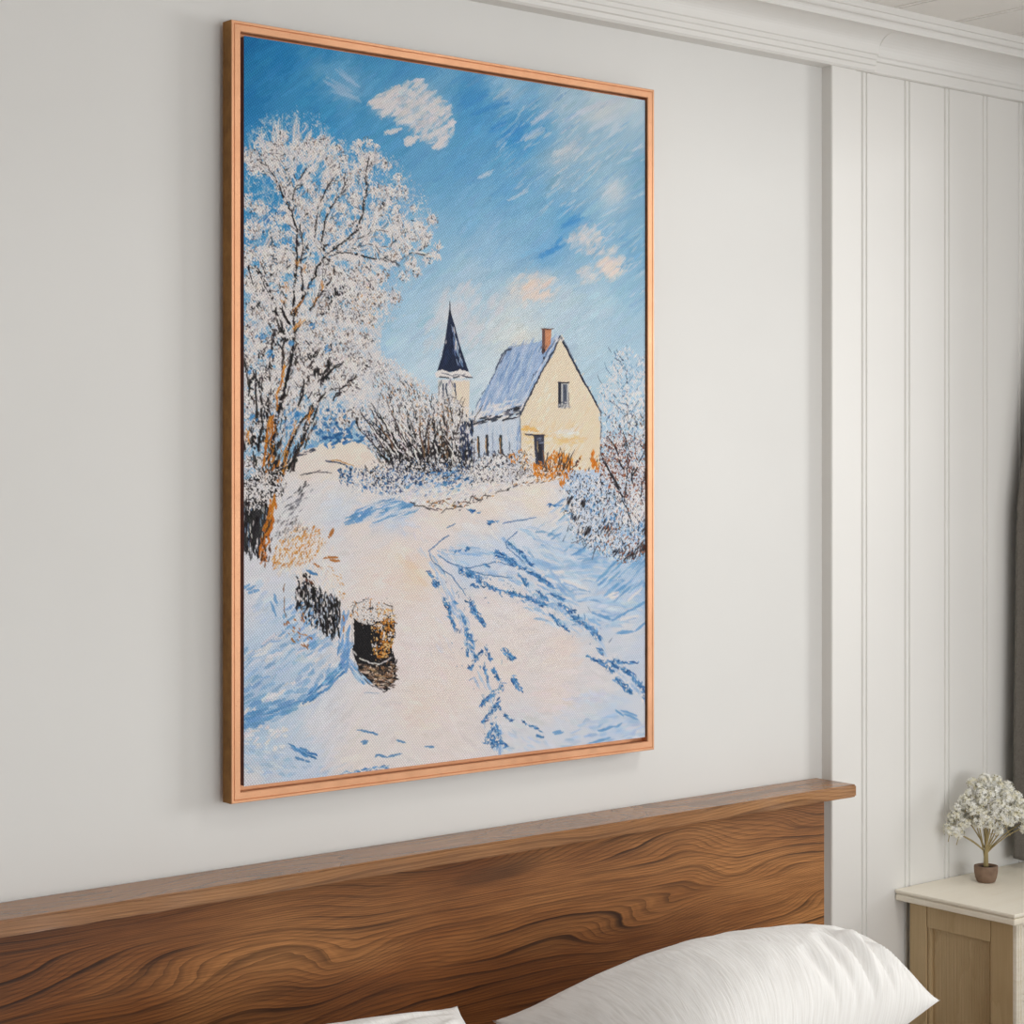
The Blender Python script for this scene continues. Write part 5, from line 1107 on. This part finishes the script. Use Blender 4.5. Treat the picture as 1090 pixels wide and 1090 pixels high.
def front(name, z0, z1, knobs):
    bm = bmesh.new(); x0, x1 = BX0+.022, BX1-.022
    add_box(bm, x0, x1, BY0-.004, BY0+.014, z0, z1, .002)
    for k, (ins, dp) in enumerate(((.012, .0075), (.022, .0055), (.030, .009))):
        bmr = [(x0+ins, x1-ins, z0+ins, z0+ins+.005), (x0+ins, x1-ins, z1-ins-.005, z1-ins), (x0+ins, x0+ins+.005, z0+ins, z1-ins), (x1-ins-.005, x1-ins, z0+ins, z1-ins)]
        for (a, b, c, d) in bmr: add_box(bm, a, b, BY0-dp, BY0-.003, c, d, .0015)
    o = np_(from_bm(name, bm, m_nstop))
    for kx, kz in knobs:
        bm = bmesh.new(); lathe(bm, [(.004, 0), (.004, .008), (.010, .013), (.012, .019), (.008, .025), (.001, .026)], 0, 0, 20)
        bmesh.ops.transform(bm, matrix=Matrix.Translation((kx, BY0-.003, kz)) @ Matrix.Rotation(math.radians(90), 4, 'X'), verts=bm.verts)
        kb = from_bm('knob', bm, m_metal, smooth=True); kb.parent = o; kb['label'] = 'dark metal knob'
    return o
front('drawer', BZ-.145, BZ-.013, [(3.368, BZ-.079)])
front('door', .082, BZ-.160, [(3.53, .36)])

# ------------------------------------------------------------ flower in a small pot
m_pot = NT('brown_clay', (128, 104, 86), .75); v = m_pot.coord(); m_pot.col(m_pot.ramp(m_pot.noise(v, 60, 4), [(.3, (118, 94, 76)), (.7, (142, 116, 96))])); m_pot.bump(m_pot.noise(v, 300, 3), .2, .001); m_pot = m_pot.m
m_soil = M_paint('dark_soil', (52, 40, 32), 8, .95)
m_stem = M_paint('olive_stem', (168, 150, 104), 14, .7)
m_petal = NT('cream_petals', (232, 228, 206), .6); v = m_petal.coord(); m_petal.col(m_petal.ramp(m_petal.noise(v, 90, 2), [(.35, (244, 238, 212)), (.55, (253, 252, 246))]))
m_petal.b.inputs['Subsurface Weight'].default_value = 0.0; m_petal = m_petal.m
m_bud = M_paint('olive_buds', (138, 128, 62), 14, .7)
random.seed(4)
fx, fy = 3.334, -.098
plant = tag(empty('potted_flower', (fx, fy, NZT)), 'tiny brown pot of cream-white clustered blossoms on the nightstand', 'plant')
def fp(o): o.parent = plant; o.location = Vector(o.location)-Vector((fx, fy, NZT)); return o
bm = bmesh.new(); lathe(bm, [(.0150, NZT), (.0175, NZT+.002), (.0205, NZT+.010), (.0225, NZT+.022), (.0228, NZT+.032), (.0222, NZT+.0345), (.0205, NZT+.0345), (.0195, NZT+.030), (.0190, NZT+.027)], fx, fy, 48, .08)
fp(from_bm('pot', bm, m_pot, smooth=True))
bm = bmesh.new(); lathe(bm, [(.0188, NZT+.026), (.0188, NZT+.030), (.010, NZT+.0315), (.002, NZT+.032)], fx, fy, 32, .08); fp(from_bm('soil', bm, m_soil, smooth=True))
# heads: (along the wall direction seen from the bed, height, towards the room)
R_ = Vector((math.cos(YAW), -math.sin(YAW), 0)); Fw = Vector((math.sin(YAW), math.cos(YAW), 0))
heads = []
k = 0
pts2 = [(-.082, .095, .0), (-.074, .112, .01), (-.066, .090, -.012), (-.070, .126, 0), (-.055, .130, .012), (-.058, .108, -.015), (-.046, .152, 0), (-.034, .172, .006), (-.030, .140, -.02), (-.018, .186, 0), (-.040, .120, .02),
        (-.012, .160, -.018), (-.006, .128, -.026), (.006, .186, .012), (.014, .150, -.024), (.020, .172, .0), (.034, .186, .01), (.004, .110, -.03), (.030, .128, -.024), (.044, .160, -.010), (.050, .178, .014),
        (.058, .140, -.014), (.046, .110, -.02), (.064, .120, 0), (.074, .148, .016), (.080, .126, .0), (.092, .130, .012), (.104, .118, .01), (.086, .104, -.01), (.024, .098, -.022), (-.022, .112, .016), (.06, .156, .03), (0, .145, .03), (-.04, .135, .035), (.098, .140, .02), (-.028, .192, .014), (.026, .196, .02)]
for (a, h, f) in pts2:
    heads.append(Vector((fx, fy, NZT))+R_*a*.94-Fw*0+Fw*(f*.9)+Vector((0, 0, h+.012)))
for (a, h, f) in [(-.062, .142, .0), (-.025, .158, .004), (-.05, .118, -.02), (.012, .135, -.03), (.038, .145, -.026), (.055, .125, -.022), (-.012, .178, -.01), (.022, .158, -.028), (-.036, .150, -.018), (.008, .170, -.016), (.044, .172, -.004), (.07, .135, -.012),
                  (-.078, .102, -.008), (-.018, .140, -.028), (.068, .168, .008), (.034, .118, -.03), (.09, .118, -.004), (0, .195, .008), (-.02, .120, -.024)]:
    heads.append(Vector((fx, fy, NZT))+R_*a*.94+Fw*(f*.9)+Vector((0, 0, h+.010)))
def cluster(c, r, n, seed):
    rr = random.Random(seed); bm = bmesh.new()
    for i in range(n):
        th = math.acos(rr.uniform(-.75, 1)); ph = rr.uniform(0, 2*math.pi)
        d = Vector((math.sin(th)*math.cos(ph), math.sin(th)*math.sin(ph), math.cos(th)))
        p = c+d*r*rr.uniform(.6, 1.12)
        u = d.orthogonal().normalized(); w_ = d.cross(u); ro = rr.uniform(0, 6.28); pr = rr.uniform(.0026, .0042)
        cv = bm.verts.new(p)
        for q in range(4):
            a0 = ro+q*math.pi/2
            def pt(a, rad, lift): return bm.verts.new(p+(u*math.cos(a)+w_*math.sin(a))*rad+d*lift)
            v1 = pt(a0-.5, pr*.75, pr*.25); v2 = pt(a0, pr*1.25, pr*rr.uniform(.1, .7)); v3 = pt(a0+.5, pr*.75, pr*.25)
            bm.faces.new((cv, v1, v2, v3))
    return bm
stems_to = [0, 2, 4, 6, 8, 9, 12, 14, 16, 17, 19, 22, 24, 27, 28, 11]
for i, c in enumerate(heads):
    rv = random.Random(i+50).uniform(.0085, .0135); c = c+Vector((0, 0, random.Random(i).uniform(-.004, .004))); bm = cluster(c, rv, int(110*(rv/.0115)**2), i)
    fp(from_bm('blossom_cluster', bm, m_petal, smooth=False))
for i, hI in enumerate(stems_to):
    c = heads[hI]; rr = random.Random(i); a = rr.uniform(0, 6.28)
    b0 = Vector((fx+.0035*math.cos(a), fy+.0035*math.sin(a), NZT+.029)); b1 = Vector((fx, fy, NZT+.050+rr.uniform(-.004, .012)))+Vector((math.cos(a), math.sin(a), 0))*.003
    hz = Vector((c.x-b1.x, c.y-b1.y, 0)); ctl = b1+hz*.42+Vector((0, 0, (c.z-b1.z)*(.70 if hz.length > .03 else .5)))+R_*rr.uniform(-.004, .004)
    pts = [b0.lerp(b1, j/4) for j in range(4)]
    for t in [j/11 for j in range(12)]: pts.append(b1*(1-t)**2+ctl*2*t*(1-t)+c*t*t)
    bm = bmesh.new(); tube(bm, pts, [.0019-.0010*t/15 for t in range(16)], 7)
    fp(from_bm('stem', bm, m_stem, smooth=True))
    # short side twigs run to the neighbouring heads
for (a, b) in ((0, 1), (2, 5), (4, 3), (6, 7), (9, 35), (12, 10), (14, 15), (16, 36), (17, 29), (19, 20), (22, 18), (24, 23), (27, 26), (28, 25), (11, 30), (24, 34), (6, 33), (15, 32), (21, 31), (14, 21), (16, 13), (8, 33)):
    bm = bmesh.new(); p, q = heads[a], heads[b]; s_ = p.lerp(q, -.2)+Vector((0, 0, -.02)); tube(bm, [s_, s_.lerp(q, .5)+Vector((0, 0, -.003)), q], [.0009, .0008, .0006], 6)
    fp(from_bm('twig', bm, m_stem, smooth=True))
bm = bmesh.new(); rr = random.Random(9)
for i in range(620):
    c = heads[rr.randrange(len(heads))]; d = Vector((rr.gauss(0, 1), rr.gauss(0, 1), rr.gauss(-.3, 1))).normalized()
    bmesh.ops.create_icosphere(bm, subdivisions=1, radius=rr.uniform(.0006, .0015), matrix=Matrix.Translation(c+d*rr.uniform(.007, .0142)))
o = fp(from_bm('bud', bm, m_bud)); o['kind'] = 'stuff'; o['label'] = 'tiny olive buds between the blossoms'

# ------------------------------------------------------------ curtain and its rod
def cedge(z):
    ks = [(.742, 3.452), (1.0, 3.452), (1.25, 3.458), (1.44, 3.462), (1.50, 3.464), (1.70, 3.500), (1.95, 3.545), (2.33, 3.60)]
    for (z0, x0), (z1, x1) in zip(ks, ks[1:]):
        if z <= z1: t = (z-z0)/(z1-z0); return x0+(x1-x0)*t
    return ks[-1][1]
bm = bmesh.new(); nu, nv = 110, 90; fr, bk = [], []
for j in range(nv+1):
    z = .742+(2.33-.742)*j/nv; e = cedge(z); f_, b_ = [], []
    for i in range(nu+1):
        t = i/nu; e2 = e+.034; x = e2+(3.88-e2)*t
        ph = 2*math.pi*(t*4.2+.10)+.25*math.sin(z*3)
        y = -.058-.018*math.sin(ph)-.003*math.sin(ph*2.3+z*2)
        if t < .04: y = y*(t/.04)+(-.058)*(1-t/.04)
        y -= .0025*math.exp(-((z-1.484)/.006)**2)
        z2 = z+(.004*math.sin(ph) if j == 0 else 0)
        if j == 0 and t < .03: z2 += .006*(1-t/.03)
        f_.append(bm.verts.new((x, y, z2))); b_.append(bm.verts.new((x+.001, y+.004, z2)))
    fr.append(f_); bk.append(b_)
for j in range(nv):
    for i in range(nu):
        bm.faces.new((fr[j][i], fr[j][i+1], fr[j+1][i+1], fr[j+1][i])); bm.faces.new((bk[j][i], bk[j+1][i], bk[j+1][i+1], bk[j][i+1]))
    bm.faces.new((fr[j][0], fr[j+1][0], bk[j+1][0], bk[j][0])); bm.faces.new((fr[j][nu], bk[j][nu], bk[j+1][nu], fr[j+1][nu]))
for i in range(nu):
    bm.faces.new((fr[0][i], bk[0][i], bk[0][i+1], fr[0][i+1])); bm.faces.new((fr[nv][i], fr[nv][i+1], bk[nv][i+1], bk[nv][i]))
tag(from_bm('curtain', bm, m_curtain, smooth=True), 'taupe-grey linen curtain hanging beside the beaded boards at right', 'curtain')
bm = bmesh.new(); tube(bm, [(3.585, -.058, 2.338), (3.95, -.058, 2.338)], [.008, .008], 16)
bmesh.ops.create_uvsphere(bm, u_segments=16, v_segments=10, radius=.014, matrix=Matrix.Translation((3.58, -.058, 2.338)))
tag(from_bm('curtain_rod', bm, m_metal, smooth=True), 'dark metal rod carrying the taupe curtain', 'curtain rod')

# ------------------------------------------------------------ framed painting
FX0, FX1, FZ0, FZ1, FD = 1.5597, 2.4457, 1.0785, 2.2718, .0360
fpnt = tag(empty('framed_painting', ((FX0+FX1)/2, 0, FZ0)), 'large copper-framed oil painting of a snowy village path, hung above the headboard', 'painting')
def pp(o): o.parent = fpnt; o.location = Vector(o.location)-Vector(((FX0+FX1)/2, 0, FZ0)); return o
mf = NT('copper_leaf', (218, 162, 124), .42, .80)
v = mf.coord(); sp1 = mf.noise(v, 420, 2, .5); sp2 = mf.noise(mf.coord((1, 1, 1)), 9, 4, .6)
c = mf.ramp(sp2, [(.3, (214, 158, 120)), (.7, (228, 174, 136))])
mf.col(mf.mix(mf.ramp(sp1, [(.66, (0, 0, 0, 1)), (.74, (.6, .6, .6, 1))]), c, (176, 118, 84)))
mf.l(mf.ramp(mf.noise(v, 60, 3), [(.3, (.36, .36, .36, 1)), (.7, (.50, .50, .50, 1))]), mf.b.inputs['Roughness']); mf.bump(mf.noise(v, 500, 2), .15, .001)
m_frame = mf.m
ms = NT('dark_gold_frame_sides', (140, 98, 46), .42, .75); ms.col(ms.ramp(ms.noise(ms.coord(), 40, 4, .6), [(.3, (126, 86, 38)), (.7, (156, 110, 54))])); m_side = ms.m
PRF = [(0, -.0108), (0, -FD+.0012), (.0008, -FD), (.0042, -FD), (.0050, -FD+.0010), (.0058, -FD), (.0152, -FD), (.0165, -FD+.0012), (.0165, -.0200), (.0270, -.0200), (.0270, -.0108)]
def rail(kind):
    bm = bmesh.new(); R = []
    for end in (0, 1):
        ring = []
        for d, y in PRF:
            if kind == 'top': p = ((FX0+d) if end == 0 else (FX1-d), y, FZ1-d)
            elif kind == 'bot': p = ((FX0+d) if end == 0 else (FX1-d), y, FZ0+d)
            elif kind == 'left': p = (FX0+d, y, (FZ0+d) if end == 0 else (FZ1-d))
            else: p = (FX1-d, y, (FZ0+d) if end == 0 else (FZ1-d))
            ring.append(bm.verts.new(p))
        R.append(ring)
    n = len(PRF)
    for i in range(n):
        f = bm.faces.new((R[0][i], R[0][(i+1) % n], R[1][(i+1) % n], R[1][i]))
        if i == 0: f.material_index = 1
    bm.faces.new(R[0]); bm.faces.new(R[1][::-1])
    return pp(from_bm('frame_rail', bm, [m_frame, m_side]))
for kname in ('top', 'bot', 'left', 'right'): rail(kname)
m_edge = M_paint('canvas_edge', (112, 92, 96), 6, .85)
bm = bmesh.new(); add_box(bm, CX0+.0005, CX1-.0005, CY+.0012, -.0202, CZ0+.0005, CZ1-.0005, .001); add_box(bm, CX0+.03, CX1-.03, -.0205, -.0005, CZ0+.03, CZ1-.03)
so = pp(from_bm('stretcher', bm, m_edge)); so['label'] = 'dark painted canvas edge'

GAIN = 1.26
img, hgt = paint_all()
v01 = img/255.0
lin = np.where(v01 <= .04045, v01/12.92, ((v01+.055)/1.055)**2.4)*GAIN
lin = np.clip(lin, 0, .94)
xs = np.linspace(CX0, CX1, PW); zs = np.linspace(CZ1, CZ0, PH)
relief = (hgt*.6+(img.mean(2)/255.0)*.4)*.00035
co = np.empty((PH, PW, 3)); co[..., 0] = xs[None, :]; co[..., 1] = CY-relief; co[..., 2] = zs[:, None]
idx = np.arange(PH*PW).reshape(PH, PW)
q = np.stack([idx[:-1, :-1], idx[1:, :-1], idx[1:, 1:], idx[:-1, 1:]], -1).reshape(-1, 4)
me = bpy.data.meshes.new('canvas')
me.vertices.add(PH*PW); me.vertices.foreach_set('co', co.reshape(-1).astype(np.float32))
me.loops.add(q.size); me.loops.foreach_set('vertex_index', q.reshape(-1).astype(np.int32))
me.polygons.add(len(q)); me.polygons.foreach_set('loop_start', (np.arange(len(q))*4).astype(np.int32))
try: me.polygons.foreach_set('loop_total', np.full(len(q), 4, np.int32))
except Exception: pass
me.update(calc_edges=True)
ca = me.color_attributes.new('paint', 'FLOAT_COLOR', 'POINT')
buf = np.ones((PH*PW, 4), np.float32); buf[:, :3] = lin.reshape(-1, 3); ca.data.foreach_set('color', buf.reshape(-1))
me.polygons.foreach_set('use_smooth', np.ones(len(q), bool))
mc = NT('oil_paint_on_canvas', (200, 200, 200), .6, spec=.12)
at = mc.n('ShaderNodeAttribute', attribute_name='paint')
tc = mc.n('ShaderNodeTexCoord')
def band(rot, sc):
    mp = mc.n('ShaderNodeMapping'); mp.inputs['Rotation'].default_value = (0, rot, 0); mc.l(tc.outputs['Object'], mp.inputs['Vector'])
    wv = mc.n('ShaderNodeTexWave', wave_type='BANDS', bands_direction='X', wave_profile='SIN'); wv.inputs['Scale'].default_value = sc; wv.inputs['Distortion'].default_value = .4; wv.inputs['Detail'].default_value = 1
    mc.l(mp.outputs[0], wv.inputs[0]); return wv.outputs['Fac']
weave = mc.math('MULTIPLY', band(math.radians(38), 84), band(math.radians(-52), 84))
mc.col(mc.mix(mc.math('MULTIPLY', mc.math('SUBTRACT', 1.0, weave), .5), at.outputs['Color'], mc.mix(1.0, at.outputs['Color'], (168, 172, 182), 'MULTIPLY')))
mc.bump(weave, .35, .0012)
pp(new_obj('canvas', me, mc.m))
